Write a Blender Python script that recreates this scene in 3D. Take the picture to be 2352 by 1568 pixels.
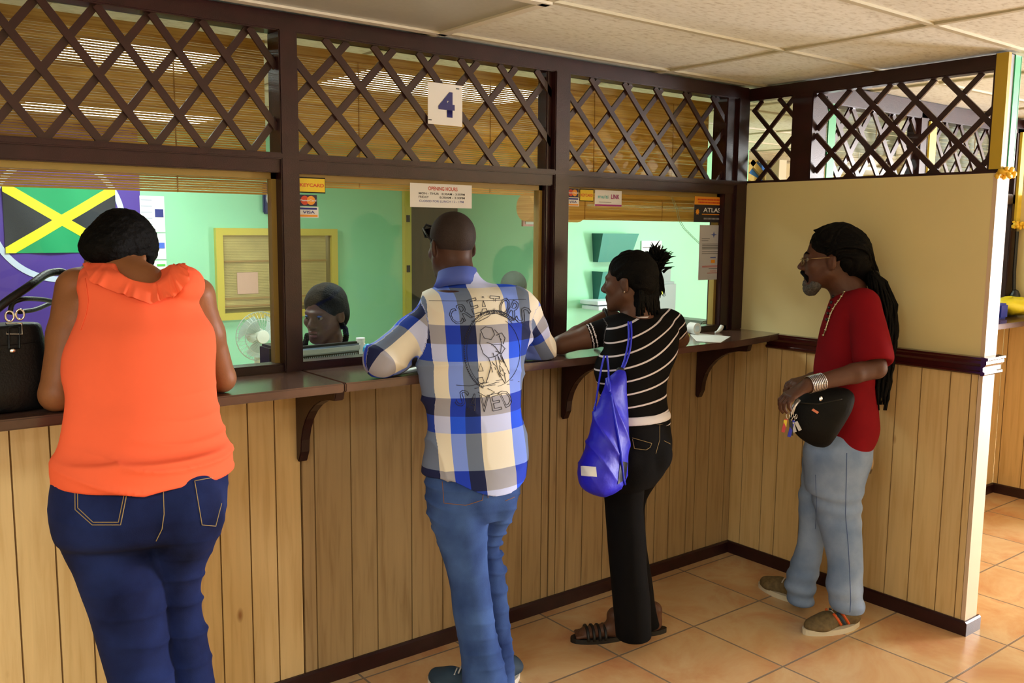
import bpy, bmesh, math, random
import numpy as np
from mathutils import Vector, Matrix
from mathutils.bvhtree import BVHTree
random.seed(7); rng = np.random.default_rng(7)
for o in list(bpy.data.objects): bpy.data.objects.remove(o)
S = bpy.context.scene; COL = S.collection
# ------------------------------------------------------------------ camera
T = 0.45
CP = np.array([-8.348, -6.5292, 3.748]) * T
YAW, PIT, ROL, FPX = 0.6628, -0.1238, 0.0089, 2073.75
F = np.array([math.sin(YAW)*math.cos(PIT), math.cos(YAW)*math.cos(PIT), math.sin(PIT)])
_r = np.array([math.cos(YAW), -math.sin(YAW), 0]); _u = np.cross(_r, F)
RT = _r*math.cos(ROL) + _u*math.sin(ROL); UP = -_r*math.sin(ROL) + _u*math.cos(ROL)
cam = bpy.data.cameras.new('camera'); cam_o = bpy.data.objects.new('camera', cam); COL.objects.link(cam_o)
M4 = Matrix.Identity(4)
for i in range(3):
    M4[i][0] = RT[i]; M4[i][1] = UP[i]; M4[i][2] = -F[i]; M4[i][3] = CP[i]
cam_o.matrix_world = M4; cam.sensor_width = 36; cam.lens = FPX/2352*36; cam.clip_start = .05
S.camera = cam_o
def ray(u, v): return F + RT*(u-1176)/FPX - UP*(v-784)/FPX
def hit(u, v, ax, val):
    d = ray(u, v); return CP + d*(val-CP[ax])/d[ax]
def atX(u, v, x): return hit(u, v, 0, x)
def atY(u, v, y): return hit(u, v, 1, y)
def atZ(u, v, z): return hit(u, v, 2, z)
def dep(u, v, D): return CP + ray(u, v)*D
# ------------------------------------------------------------------ world, lamps, exposure
S.view_settings.view_transform = 'Standard'; S.view_settings.look = 'None'
S.view_settings.gamma = 1; S.view_settings.exposure = 0.38
try: S.view_settings.use_curve_mapping = False
except Exception: pass
W = bpy.data.worlds.new('world'); S.world = W; W.use_nodes = True
W.node_tree.nodes['Background'].inputs[0].default_value = (.80, .88, 1, 1)
W.node_tree.nodes['Background'].inputs[1].default_value = 1.0
def area(name, loc, size, power, color, look):
    l = bpy.data.lights.new(name, 'AREA'); l.shape = 'RECTANGLE'; l.size, l.size_y = size
    l.energy = power; l.color = color
    o = bpy.data.objects.new(name, l); COL.objects.link(o); o.location = loc
    o.rotation_euler = Vector(look).to_track_quat('-Z', 'Y').to_euler()
    return o
DAY = (.97, .96, 1.0)
area('window_daylight', (5.95, -4.0, 1.25), (1.7, 1.9), 590, DAY, (-1, 0, 0))
area('lobby_lamp_front', (-4.1, -4.2, 2.36), (1.2, .6), 27, (.90, 1, .96), (0, 0, -1))
area('lobby_lamp_left', (-4.7, -2.4, 2.36), (1.2, .6), 34, (.90, 1, .96), (0, 0, -1))
area('office_lamp_left', (-2.62, 1.10, 2.37), (.55, .6), 8, (.93, 1, .93), (0, 0, -1))
area('office_lamp_middle', (-1.25, .97, 2.37), (1.2, .55), 12.5, (.93, 1, .93), (0, 0, -1))
area('office_lamp_rear', (-2.13, 3.15, 2.37), (1.2, .55), 16, (.93, 1, .93), (0, 0, -1))
area('office_lamp_right', (1.3, 1.2, 2.37), (1.2, .6), 13, (.93, 1, .93), (0, 0, -1))
area('next_office_lamp', (1.6, .9, 2.37), (1.2, .6), 10, (.93, 1, .93), (0, 0, -1))

# ------------------------------------------------------------------ materials
def srgb(c):
    return tuple(((x/255)/12.92 if x/255 <= .04045 else ((x/255+.055)/1.055)**2.4) for x in c)
class NT:
    def __init__(s, name):
        s.m = bpy.data.materials.new(name); s.m.use_nodes = True; s.t = s.m.node_tree; s.b = s.t.nodes['Principled BSDF']
    def n(s, typ, **k):
        nd = s.t.nodes.new(typ)
        for a, b in k.items():
            if a.startswith('i_'):
                key = a[2:]; key = int(key) if key.isdigit() else key
                nd.inputs[key].default_value = b
            else: setattr(nd, a, b)
        return nd
    def l(s, a, b): s.t.links.new(a, b)
def rgba(c): return (c[0], c[1], c[2], 1)
def ramp(nt, stops, interp='LINEAR'):
    r = nt.n('ShaderNodeValToRGB'); cr = r.color_ramp; cr.interpolation = interp
    while len(cr.elements) < len(stops): cr.elements.new(.5)
    for e, (p, c) in zip(cr.elements, stops): e.position = p; e.color = rgba(c)
    return r
def mat(name, col, rough=.6, metal=0, spec=.5, var=0, vscale=8, bump=0, bscale=60, stretch=None, emit=None, es=0, coat=0, sub=0):
    nt = NT(name); b = nt.b
    c = srgb(col) if max(col) > 1 else col
    b.inputs['Base Color'].default_value = rgba(c); b.inputs['Roughness'].default_value = rough
    b.inputs['Metallic'].default_value = metal; b.inputs['Specular IOR Level'].default_value = spec
    if coat: b.inputs['Coat Weight'].default_value = coat; b.inputs['Coat Roughness'].default_value = .15
    if emit: b.inputs['Emission Color'].default_value = rgba(emit); b.inputs['Emission Strength'].default_value = es
    if var or bump:
        tc = nt.n('ShaderNodeTexCoord'); mp = nt.n('ShaderNodeMapping'); nt.l(tc.outputs['Object'], mp.inputs[0])
        if stretch: mp.inputs['Scale'].default_value = stretch
    if var:
        no = nt.n('ShaderNodeTexNoise', i_Scale=vscale, i_Detail=5.0); nt.l(mp.outputs[0], no.inputs['Vector'])
        lo = tuple(x*(1-var) for x in c); hi = tuple(min(1, x*(1+var)) for x in c)
        r = ramp(nt, [(.3, lo), (.7, hi)]); nt.l(no.outputs[0], r.inputs[0]); nt.l(r.outputs[0], b.inputs['Base Color'])
    if bump:
        n2 = nt.n('ShaderNodeTexNoise', i_Scale=bscale, i_Detail=3.0); nt.l(mp.outputs[0], n2.inputs['Vector'])
        bp = nt.n('ShaderNodeBump', i_Strength=bump, i_Distance=.004); nt.l(n2.outputs[0], bp.inputs['Height']); nt.l(bp.outputs[0], b.inputs['Normal'])
    return nt.m
def wood_panel(name, c1, c2, knots=True):
    """pale printed board: long grain, a few knots, grooves are real geometry"""
    nt = NT(name); tc = nt.n('ShaderNodeTexCoord'); mp = nt.n('ShaderNodeMapping'); nt.l(tc.outputs['Object'], mp.inputs[0])
    mp.inputs['Scale'].default_value = (9, 9, .55)
    no = nt.n('ShaderNodeTexNoise', i_Scale=5.0, i_Detail=8.0, i_Distortion=.6); nt.l(mp.outputs[0], no.inputs['Vector'])
    r = ramp(nt, [(.30, srgb(c2)), (.5, srgb(c1)), (.72, tuple(min(1, x*1.08) for x in srgb(c1)))]); nt.l(no.outputs[0], r.inputs[0])
    mp2 = nt.n('ShaderNodeMapping'); nt.l(tc.outputs['Object'], mp2.inputs[0]); mp2.inputs['Scale'].default_value = (1, 1, .45)
    vo = nt.n('ShaderNodeTexVoronoi', i_Scale=6.5); nt.l(mp2.outputs[0], vo.inputs['Vector'])
    r2 = ramp(nt, [(.03, (1, 1, 1)), (.09, (0, 0, 0))]); nt.l(vo.outputs['Distance'], r2.inputs[0])
    mx = nt.n('ShaderNodeMix', data_type='RGBA'); nt.l(r2.outputs[0], mx.inputs[0]); nt.l(r.outputs[0], mx.inputs[6])
    mx.inputs[7].default_value = rgba(srgb((158, 112, 66)))
    if not knots: nt.t.links.remove(mx.inputs[0].links[0]); mx.inputs[0].default_value = 0
    nt.l(mx.outputs[2], nt.b.inputs['Base Color']); nt.b.inputs['Roughness'].default_value = .42
    return nt.m
M = {}
M['panel_y'] = wood_panel('pale_yellow_board', (216, 186, 132), (204, 170, 114))
M['panel_b'] = wood_panel('pale_brown_board', (172, 146, 106), (152, 124, 86), False)
M['groove'] = mat('board_groove', (128, 98, 60), .8)
M['wine'] = mat('dark_stained_wood', (44, 16, 19), .34, spec=.4, var=.25, vscale=6, stretch=(3, 3, 3), bump=.15, bscale=90, coat=.12)
M['wine_l'] = mat('dark_stained_lath', (48, 20, 21), .33, var=.2, vscale=9, coat=.25)
M['wine_s'] = mat('glossy_mahogany', (60, 20, 20), .16, var=.2, vscale=6, coat=.6)
M['top'] = mat('brown_laminate', (92, 66, 56), .2, var=.3, vscale=5, bump=.05, coat=.3)
M['cream'] = mat('cream_paint', (226, 210, 154), .55, var=.03, vscale=2)
M['endw'] = mat('ivory_paint', (214, 188, 160), .5)
M['green'] = mat('mint_paint', (150, 216, 176), .6, var=.03, vscale=2)
M['purple'] = mat('purple_paint', (76, 50, 150), .5, var=.05, vscale=3)
M['white'] = mat('white_paper', (236, 238, 242), .6)
M['grid'] = mat('ceiling_grid_paint', (196, 190, 166), .5)
M['dark'] = mat('dark_gap', (22, 18, 14), .8)
# ceiling board
nt = NT('ceiling_board'); tc = nt.n('ShaderNodeTexCoord'); mp = nt.n('ShaderNodeMapping'); nt.l(tc.outputs['Object'], mp.inputs[0]); mp.inputs['Scale'].default_value = (1, 2.4, 1)
n1 = nt.n('ShaderNodeTexNoise', i_Scale=34.0, i_Detail=7.0); nt.l(mp.outputs[0], n1.inputs['Vector'])
r1 = ramp(nt, [(.28, srgb((198, 196, 184))), (.46, srgb((226, 228, 220))), (.7, srgb((234, 236, 230)))]); nt.l(n1.outputs[0], r1.inputs[0])
nt.l(r1.outputs[0], nt.b.inputs['Base Color']); nt.b.inputs['Roughness'].default_value = .75
bp = nt.n('ShaderNodeBump', i_Strength=.25, i_Distance=.003); nt.l(n1.outputs[0], bp.inputs['Height']); nt.l(bp.outputs[0], nt.b.inputs['Normal'])
M['ceil'] = nt.m
# floor tiles
nt = NT('terracotta_floor_tiles'); tc = nt.n('ShaderNodeTexCoord'); mp = nt.n('ShaderNodeMapping'); nt.l(tc.outputs['Object'], mp.inputs[0])
mp.inputs['Location'].default_value = (.404/.45, .0586/.45, 0); mp.inputs['Scale'].default_value = (1/.45, 1/.45, 1)
br = nt.n('ShaderNodeTexBrick', offset=0.0, squash=1.0, i_Scale=1.0); br.inputs['Mortar Size'].default_value = .011; br.inputs['Mortar Smooth'].default_value = .3
br.inputs['Brick Width'].default_value = 1; br.inputs['Row Height'].default_value = 1; br.inputs['Bias'].default_value = 0
br.inputs['Color1'].default_value = (.35, .35, .35, 1); br.inputs['Color2'].default_value = (.65, .65, .65, 1)
nt.l(mp.outputs[0], br.inputs['Vector'])
n1 = nt.n('ShaderNodeTexNoise', i_Scale=2.6, i_Detail=7.0, i_Roughness=.62, i_Distortion=.5)
ad = nt.n('ShaderNodeVectorMath', operation='ADD'); nt.l(tc.outputs['Object'], ad.inputs[0]); sc = nt.n('ShaderNodeVectorMath', operation='SCALE'); nt.l(br.outputs['Color'], sc.inputs[0]); sc.inputs['Scale'].default_value = 7
nt.l(sc.outputs[0], ad.inputs[1]); nt.l(ad.outputs[0], n1.inputs['Vector'])
r1 = ramp(nt, [(.30, srgb((194, 136, 94))), (.45, srgb((208, 164, 116))), (.6, srgb((216, 184, 138))), (.76, srgb((204, 150, 104)))]); nt.l(n1.outputs[0], r1.inputs[0])
mx = nt.n('ShaderNodeMix', data_type='RGBA'); nt.l(br.outputs['Fac'], mx.inputs[0]); nt.l(r1.outputs[0], mx.inputs[6]); mx.inputs[7].default_value = rgba(srgb((140, 124, 108)))
nt.l(mx.outputs[2], nt.b.inputs['Base Color']); nt.b.inputs['Roughness'].default_value = .27
bp = nt.n('ShaderNodeBump', i_Strength=.5, i_Distance=.002, invert=True); nt.l(br.outputs['Fac'], bp.inputs['Height']); nt.l(bp.outputs[0], nt.b.inputs['Normal'])
M['floor'] = nt.m
# glass
nt = NT('clear_glass'); nt.t.nodes.remove(nt.b); out = [n for n in nt.t.nodes if n.type == 'OUTPUT_MATERIAL'][0]
tr = nt.n('ShaderNodeBsdfTransparent'); tr.inputs[0].default_value = (.93, .97, .95, 1); gl = nt.n('ShaderNodeBsdfGlossy'); gl.inputs['Roughness'].default_value = .01
lw = nt.n('ShaderNodeLayerWeight'); pw = nt.n('ShaderNodeMath', operation='POWER'); nt.l(lw.outputs['Facing'], pw.inputs[0]); pw.inputs[1].default_value = 5
ma = nt.n('ShaderNodeMath', operation='MULTIPLY_ADD'); nt.l(pw.outputs[0], ma.inputs[0]); ma.inputs[1].default_value = .8; ma.inputs[2].default_value = .012
ms = nt.n('ShaderNodeMixShader'); nt.l(ma.outputs[0], ms.inputs[0]); nt.l(tr.outputs[0], ms.inputs[1]); nt.l(gl.outputs[0], ms.inputs[2]); nt.l(ms.outputs[0], out.inputs[0])
M['glass'] = nt.m
def blindmat(name, c1, c2):
    nt = NT(name); tc = nt.n('ShaderNodeTexCoord'); mp = nt.n('ShaderNodeMapping'); nt.l(tc.outputs['Object'], mp.inputs[0]); mp.inputs['Scale'].default_value = (1.2, 1, 70)
    no = nt.n('ShaderNodeTexNoise', i_Scale=2.0, i_Detail=3.0); nt.l(mp.outputs[0], no.inputs['Vector'])
    r = ramp(nt, [(.3, srgb(c1)), (.7, srgb(c2))]); nt.l(no.outputs[0], r.inputs[0]); nt.l(r.outputs[0], nt.b.inputs['Base Color'])
    nt.b.inputs['Roughness'].default_value = .55
    # thin split-bamboo lets light through
    t2 = nt.n('ShaderNodeBsdfTranslucent'); nt.l(r.outputs[0], t2.inputs[0]); ms = nt.n('ShaderNodeMixShader'); ms.inputs[0].default_value = .62
    out = [n for n in nt.t.nodes if n.type == 'OUTPUT_MATERIAL'][0]
    nt.l(nt.b.outputs[0], ms.inputs[1]); nt.l(t2.outputs[0], ms.inputs[2]); nt.l(ms.outputs[0], out.inputs[0])
    return nt.m
M['bamboo'] = blindmat('bamboo_slats', (196, 152, 84), (230, 196, 122))
M['whiteblind'] = blindmat('white_slats', (200, 196, 190), (230, 226, 220))
# ------------------------------------------------------------------ mesh helpers
def link(o, parent=None):
    COL.objects.link(o)
    if parent is not None:
        o.parent = parent; o.matrix_parent_inverse = parent.matrix_basis.inverted()
    return o
class MB:
    def __init__(s): s.v = []; s.f = []; s.mi = []; s.mats = []; s.cur = 0
    def use(s, m):
        if m not in s.mats: s.mats.append(m)
        s.cur = s.mats.index(m); return s
    def face(s, pts):
        i = len(s.v); s.v += [tuple(map(float, p)) for p in pts]; s.f.append(tuple(range(i, i+len(pts)))); s.mi.append(s.cur)
    def raw(s, vs, fs):
        i = len(s.v); s.v += [tuple(map(float, p)) for p in vs]; s.f += [tuple(j+i for j in f) for f in fs]; s.mi += [s.cur]*len(fs); return s
    def box(s, x0, x1, y0, y1, z0, z1):
        vs = [(x, y, z) for x in (x0, x1) for y in (y0, y1) for z in (z0, z1)]
        return s.raw(vs, [(0, 1, 3, 2), (4, 6, 7, 5), (0, 4, 5, 1), (2, 3, 7, 6), (0, 2, 6, 4), (1, 5, 7, 3)])
    def obox(s, a, b, w, t, nrm):
        """bar from a to b, width w across, thickness t along nrm"""
        a, b, n = Vector(a), Vector(b), Vector(nrm).normalized(); d = (b-a).normalized(); c = d.cross(n).normalized()
        vs = [p + c*sx*w/2 + n*sn*t/2 for p in (a, b) for sx in (-1, 1) for sn in (-1, 1)]
        return s.raw(vs, [(0, 1, 3, 2), (4, 6, 7, 5), (0, 4, 5, 1), (2, 3, 7, 6), (0, 2, 6, 4), (1, 5, 7, 3)])
    def tube(s, pts, r, n=6, closed=False):
        P = [Vector(p) for p in pts]; N = len(P); rs = r if hasattr(r, '__len__') else [r]*N; vs = []; prev = None
        for i in range(N):
            t = (P[min(i+1, N-1)]-P[max(i-1, 0)]) if not closed else (P[(i+1) % N]-P[i-1])
            if t.length < 1e-9: t = Vector((0, 0, 1))
            t.normalize()
            if prev is None: prev = t.orthogonal().normalized()
            a = (prev - t*prev.dot(t)); a = a.normalized() if a.length > 1e-6 else t.orthogonal().normalized(); prev = a; b = t.cross(a)
            for k in range(n):
                an = 2*math.pi*k/n; vs.append(P[i] + (a*math.cos(an)+b*math.sin(an))*rs[i])
        fs = []
        for i in range(N if closed else N-1):
            j = (i+1) % N
            for k in range(n): fs.append((i*n+k, i*n+(k+1) % n, j*n+(k+1) % n, j*n+k))
        if not closed: fs += [tuple(range(n))[::-1], tuple((N-1)*n+k for k in range(n))]
        return s.raw(vs, fs)
    def lathe(s, prof, c, n=24, axis='z'):
        vs = []; 
        for (r, h) in prof:
            for k in range(n):
                a = 2*math.pi*k/n
                p = (r*math.cos(a), r*math.sin(a), h)
                if axis == 'y': p = (p[0], h, p[1])
                if axis == 'x': p = (h, p[0], p[1])
                vs.append((c[0]+p[0], c[1]+p[1], c[2]+p[2]))
        m = len(prof); fs = [(i*n+k, i*n+(k+1) % n, (i+1)*n+(k+1) % n, (i+1)*n+k) for i in range(m-1) for k in range(n)]
        fs += [tuple(range(n))[::-1], tuple((m-1)*n+k for k in range(n))]
        return s.raw(vs, fs)
    def ball(s, c, r, n=12):
        r = r if hasattr(r, '__len__') else (r, r, r); vs = []; m = n//2
        for i in range(m+1):
            th = math.pi*i/m
            for k in range(n):
                a = 2*math.pi*k/n; vs.append((c[0]+r[0]*math.sin(th)*math.cos(a), c[1]+r[1]*math.sin(th)*math.sin(a), c[2]+r[2]*math.cos(th)))
        return s.raw(vs, [(i*n+k, (i+1)*n+k, (i+1)*n+(k+1) % n, i*n+(k+1) % n) for i in range(m) for k in range(n)])
    def prism(s, outline, y0, y1, axis='y'):
        """outline of (a,b) pairs extruded along axis"""
        def P(a, b, h):
            return {'y': (a, h, b), 'x': (h, a, b), 'z': (a, b, h)}[axis]
        n = len(outline); vs = [P(a, b, y0) for a, b in outline]+[P(a, b, y1) for a, b in outline]
        fs = [tuple(range(n)), tuple(range(n, 2*n))[::-1]]+[(k, k+n, (k+1) % n+n, (k+1) % n) for k in range(n)]
        return s.raw(vs, fs)
    def build(s, name, m=None, parent=None, bevel=0, smooth=False, origin=None):
        me = bpy.data.meshes.new(name); v = s.v
        if origin is not None: v = [(a-origin[0], b-origin[1], c-origin[2]) for a, b, c in v]
        me.from_pydata(v, [], s.f)
        if s.mats:
            for x in s.mats: me.materials.append(x)
            me.polygons.foreach_set('material_index', s.mi)
        elif m: me.materials.append(m)
        bm = bmesh.new(); bm.from_mesh(me); bmesh.ops.remove_doubles(bm, verts=bm.verts, dist=1e-6) if smooth else None
        bmesh.ops.recalc_face_normals(bm, faces=bm.faces)
        if bevel: bmesh.ops.bevel(bm, geom=[e for e in bm.edges if len(e.link_faces) == 2 and e.calc_face_angle(0) > .6], offset=bevel, segments=2, affect='EDGES')
        bm.to_mesh(me); bm.free()
        if smooth: me.polygons.foreach_set('use_smooth', [True]*len(me.polygons))
        o = bpy.data.objects.new(name, me)
        if origin is not None: o.location = origin
        if parent is not None and origin is None: pass
        return link(o, parent)
def tag(o, label, cat, group=None, kind=None):
    if label: o['label'] = label
    if cat: o['category'] = cat
    if group: o['group'] = group
    if kind: o['kind'] = kind
    return o
def struct(o, label=None):
    o['kind'] = 'structure'
    if label: o['label'] = label
    return o
def empty(name, loc, label, cat, group=None):
    o = bpy.data.objects.new(name, None); o.location = loc; o.empty_display_size = .1; link(o); return tag(o, label, cat, group)
def text(name, s, size, center, m, parent=None, right=(1, 0, 0), up=(0, 0, 1), width=None, bold=0, outline=0, keep=True):
    cu = bpy.data.curves.new('t', 'FONT'); cu.body = s; cu.size = 1; cu.align_x = 'CENTER'; cu.align_y = 'CENTER'
    cu.offset = bold
    if outline: cu.fill_mode = 'NONE'; cu.bevel_depth = outline; cu.bevel_resolution = 0
    ob = bpy.data.objects.new('t', cu); COL.objects.link(ob); dg = bpy.context.evaluated_depsgraph_get(); dg.update()
    me = bpy.data.meshes.new_from_object(ob.evaluated_get(dg)); bpy.data.objects.remove(ob)
    n = len(me.vertices); co = np.empty(n*3); me.vertices.foreach_get('co', co); co = co.reshape(-1, 3)
    cx = (co[:, 0].min()+co[:, 0].max())/2; cy = (co[:, 1].min()+co[:, 1].max())/2; h = co[:, 1].max()-co[:, 1].min(); w = co[:, 0].max()-co[:, 0].min()
    sy = size/h; sx = (width/w) if width else sy
    R_, U_ = np.array(right, float), np.array(up, float); N_ = np.cross(R_, U_)
    out = np.array(center, float)+np.outer((co[:, 0]-cx)*sx, R_)+np.outer((co[:, 1]-cy)*sy, U_)+np.outer(co[:, 2]*sy, N_)
    me.vertices.foreach_set('co', out.ravel()); me.name = name; me.materials.clear(); me.materials.append(m)
    if not keep: return me, out
    return link(bpy.data.objects.new(name, me), parent)
exec_parts = True
# ------------------------------------------------------------------ room shell
CZ, TOPZ, LATZ0, LATZ1 = 2.395, 1.19, 1.93, 2.33
X0, X1, Y0 = -6.2, 6.0, -6.0
b = MB(); b.box(X0, X1, Y0, 4.3, -.05, 0); struct(b.build('floor', M['floor']))
# suspended ceiling: sagging boards between a T-grid
xs = [-6.75+1.22*k for k in range(12)]; ys = [-6.09+.6*k for k in range(19)]
b = MB()
for i in range(len(xs)-1):
    for j in range(len(ys)-1):
        if i == 3 and j == 9: continue
        n = 6; sag = .007+.004*((i*7+j*3) % 3)
        if j == 10 or i in (5, 7): sag *= .12
        vs = []; fs = []
        for a in range(n+1):
            for c in range(n+1):
                u_, w_ = a/n, c/n
                vs.append((xs[i]+(xs[i+1]-xs[i])*u_, ys[j]+(ys[j+1]-ys[j])*w_, CZ+.006-sag*(1-(2*w_-1)**2)*(.4+.6*(1-(2*u_-1)**2))))
        fs = [(a*(n+1)+c, a*(n+1)+c+1, (a+1)*(n+1)+c+1, (a+1)*(n+1)+c) for a in range(n) for c in range(n)]
        b.raw(vs, fs)
ceil = struct(b.build('ceiling', M['ceil'], smooth=True))
b = MB()
for x in xs: b.box(x-.012, x+.012, Y0, 4.3, CZ-.004, CZ+.012)
for y in ys: b.box(X0, X1, y-.011, y+.011, CZ-.0035, CZ+.012)
b.build('ceiling_grid', M['grid'], ceil)
b = MB(); b.box(X0, X1, Y0, 4.3, CZ+.03, CZ+.08); b.build('ceiling_backing', M['dark'], ceil)
# unlit diffuser panel set into the ceiling over the second window
t = empty('ceiling_light', (-2.49, -.39, CZ), 'unlit grey ceiling light panel in a white frame above the dark top beam', 'ceiling light')
b = MB(); b.box(xs[3]+.02, xs[4]-.02, ys[9]+.02, ys[10]-.02, CZ-.004, CZ+.004); b.build('diffuser', mat('grey_diffuser', (170, 172, 166), .35, var=.04, vscale=60), t)
b = MB()
for q in [(xs[3]-.01, xs[4]+.01, ys[9]-.01, ys[9]+.025), (xs[3]-.01, xs[4]+.01, ys[10]-.025, ys[10]+.01), (xs[3]-.01, xs[3]+.025, ys[9], ys[10]), (xs[4]-.025, xs[4]+.01, ys[9], ys[10])]:
    b.box(*q, CZ-.012, CZ+.003)
b.build('frame', mat('white_enamel', (225, 222, 210), .3), t)
# lit office panels seen through the blinds
emis = mat('lit_diffuser', (255, 255, 255), .5, emit=(.93, 1, .97), es=8)
def lit_panel(x0, x1, y0, y1, label, grp='lit ceiling panels in the office'):
    t = empty('ceiling_light', ((x0+x1)/2, (y0+y1)/2, CZ), label, 'ceiling light', grp)
    b = MB(); b.box(x0, x1, y0, y1, CZ-.012, CZ-.006); b.build('diffuser', emis, t)
    b = MB()
    for q in [(x0-.03, x1+.03, y0-.03, y0), (x0-.03, x1+.03, y1, y1+.03), (x0-.03, x0, y0, y1), (x1, x1+.03, y0, y1)]: b.box(*q, CZ-.016, CZ+.002)
    b.build('frame', M['grid'], t)
lit_panel(-2.89, -2.34, .80, 1.36, 'lit square ceiling panel shining through the left bamboo blind, near the glass')
lit_panel(-1.74, -.62, .67, 1.22, 'long lit ceiling panel shining through the middle bamboo blind behind the number sign')
lit_panel(-2.71, -1.58, 2.92, 3.42, 'lit ceiling panel at the back of the office, low bright stripes through the left blind')
# lower counter wall: board panels with grooves
def boards(name, xa, xb, step, z0, z1, m, axis='y', pos=0.0, off=0.0, thick=.10, sgn=1):
    """vertical boards, each with a narrow sunk groove beside it"""
    b = MB(); x = xa; k = 0
    edges = [xa]
    e = xa+off
    while e < xb-.02:
        if e > xa+.02: edges.append(e)
        e += step[k % len(step)]; k += 1
    edges.append(xb)
    for a, c in zip(edges[:-1], edges[1:]):
        b.use(m)
        if axis == 'y': b.box(a+.0025, c-.0025, pos, pos+.012, z0, z1)
        else: b.box(pos, pos+.012*sgn, a+.0025, c-.0025, z0, z1)
    b.use(M['groove'])
    if axis == 'y': b.box(xa, xb, pos+.005, pos+thick, z0, z1)
    else: b.box(pos+.005*sgn, pos+thick*sgn, xa, xb, z0, z1)
    return b
wb = struct(boards('wall_back', -6.2, -2.415, [.104, .106, .096], 0, 1.16, M['panel_y'], off=.018).build('wall_back'))
bb = boards('b', -2.412, -1.252, [.146, .108, .154], 0, 1.16, M['panel_b'], off=.05).build('right_board_panel', None, wb)
bb = boards('b', -1.249, .012, [.06, .1, .13], 0, 1.16, M['panel_b'], off=.04).build('corner_board_panel', None, wb)
# right partition
wr = MB(); wr.use(M['cream']); wr.box(0.0, .10, -1.235, .10, TOPZ-.06, 1.925); wr.box(.02, .08, -1.23, .10, 0, TOPZ)
wr.use(M['endw']); wr.box(-.001, .101, -1.252, -1.235, 0, 1.925)
wr = struct(wr.build('wall_right'))
boards('b', -1.235, 0.0, [.085, .125, .11, .14], 0, 1.13, M['panel_y'], axis='x', pos=0.0, off=.03, thick=.05).build('left_board_panel', None, wr)
boards('b', -1.235, 0.0, [.1, .12], 0, 1.16, M['panel_y'], axis='x', pos=.10, off=.03, thick=.05, sgn=-1).build('right_board_panel', None, wr)
def molding(prof, path, m):
    """profile (out, z) swept on straight wall segments: path = (x0,y0,x1,y1,nx,ny)"""
    b = MB()
    for (x0, y0, x1, y1, nx, ny) in path:
        n = len(prof); vs = [(x0+nx*o, y0+ny*o, z) for o, z in prof]+[(x1+nx*o, y1+ny*o, z) for o, z in prof]
        b.raw(vs, [(k, k+1, k+1+n, k+n) for k in range(n-1)]+[tuple(range(n)), tuple(range(n, 2*n))[::-1]])
    return b
rail = [(0, 1.112), (.012, 1.112), (.018, 1.118), (.018, 1.126), (.010, 1.130), (.010, 1.146), (.016, 1.150), (.022, 1.160), (.022, 1.172), (.028, 1.178), (.028, 1.186), (0, 1.188)]
b = molding(rail, [(0, -1.252, 0, -.20, -1, 0), (-.028, -1.252, .128, -1.252, 0, -1), (.10, -1.252, .10, -.33, 1, 0)], None)
struct(b.build('trim_1', M['wine_s']), 'glossy dark chair rail along the cream partition')
base = [(0, 0), (.014, 0), (.014, .055), (.008, .062), (0, .062)]
struct(molding(base, [(-6.2, 0, 0, 0, 0, -1)], None).build('baseboard_back', M['wine']))
struct(molding(base, [(0, -1.252, 0, 0, -1, 0), (-.014, -1.252, .114, -1.252, 0, -1), (.10, -1.252, .10, -.33, 1, 0)], None).build('baseboard_right', M['wine']))
# outer shell of the lobby and office
pl = mat('lobby_plaster', (214, 200, 160), .7)
b = MB(); b.box(X0-.1, X0, Y0, 4.3, 0, 2.5); struct(b.build('wall_left', pl))
b = MB(); b.box(X1, X1+.1, Y0, -4.87, 0, 2.5); b.box(X1, X1+.1, -3.13, 4.3, 0, 2.5); b.box(X1, X1+.1, -4.87, -3.13, 0, .28); b.box(X1, X1+.1, -4.87, -3.13, 2.22, 2.5); struct(b.build('wall_far_right', pl))
b = MB(); b.box(X0, X1, Y0-.1, Y0, 0, 2.5)
struct(b.build('wall_front', pl))
OY = 4.0; RY = 2.2
wo = MB(); wo.use(M['green']); wo.box(-1.80, 1.1, OY, OY+.1, 0, 2.5); wo.use(M['purple']); wo.box(-6.2, -1.80, OY, OY+.1, 0, 2.5); struct(wo.build('wall_office_back'))
b = MB(); b.prism([(.70, RY), (2.9, RY), (2.9, RY+.08), (.79, RY+.08), (1.09, OY), (1.0, OY)], 0, 2.5, 'z'); struct(b.build('wall_office_right', M['green']))
b = MB(); b.box(2.9, X1, 2.9, 3.0, 0, 2.5); struct(b.build('wall_next_office', mat('pale_plaster', (222, 214, 178), .6)))
# ------------------------------------------------------------------ dark timber screen: posts and beams
yf, yb = -.03, .05
def beam(n, boxes, label, bev=.004):
    b = MB()
    for q in boxes: b.box(*q)
    return struct(b.build('trim_%d' % n, M['wine'], bevel=bev), label)
beam(2, [(-6.2, -.0, yf, yb, LATZ1, CZ-.004)], 'dark top beam under the ceiling')
beam(3, [(-6.2, -.0, yf+.004, yb, 1.868, LATZ0), (-6.2, 0, yf-.008, yf+.006, 1.912, LATZ0+.004)], 'dark transom beam between lattices and windows')
beam(4, [(-2.478, -2.412, yf-.006, yb+.01, TOPZ, 2.335)], 'dark post left of window four')
beam(5, [(-1.272, -1.19, yf-.006, yb+.01, TOPZ, 2.335), (-1.30, -1.27, yf+.02, yb, TOPZ, 2.335)], 'dark post right of window four')
beam(6, [(-.155, -.05, yf+.01, yb+.02, TOPZ, 2.335), (-.085, 0, yf-.006, yb, TOPZ, 2.335)], 'dark corner post')
beam(7, [(-6.2, -.1, yf+.01, yb, TOPZ, TOPZ+.028)], 'dark sill under the windows')
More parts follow.
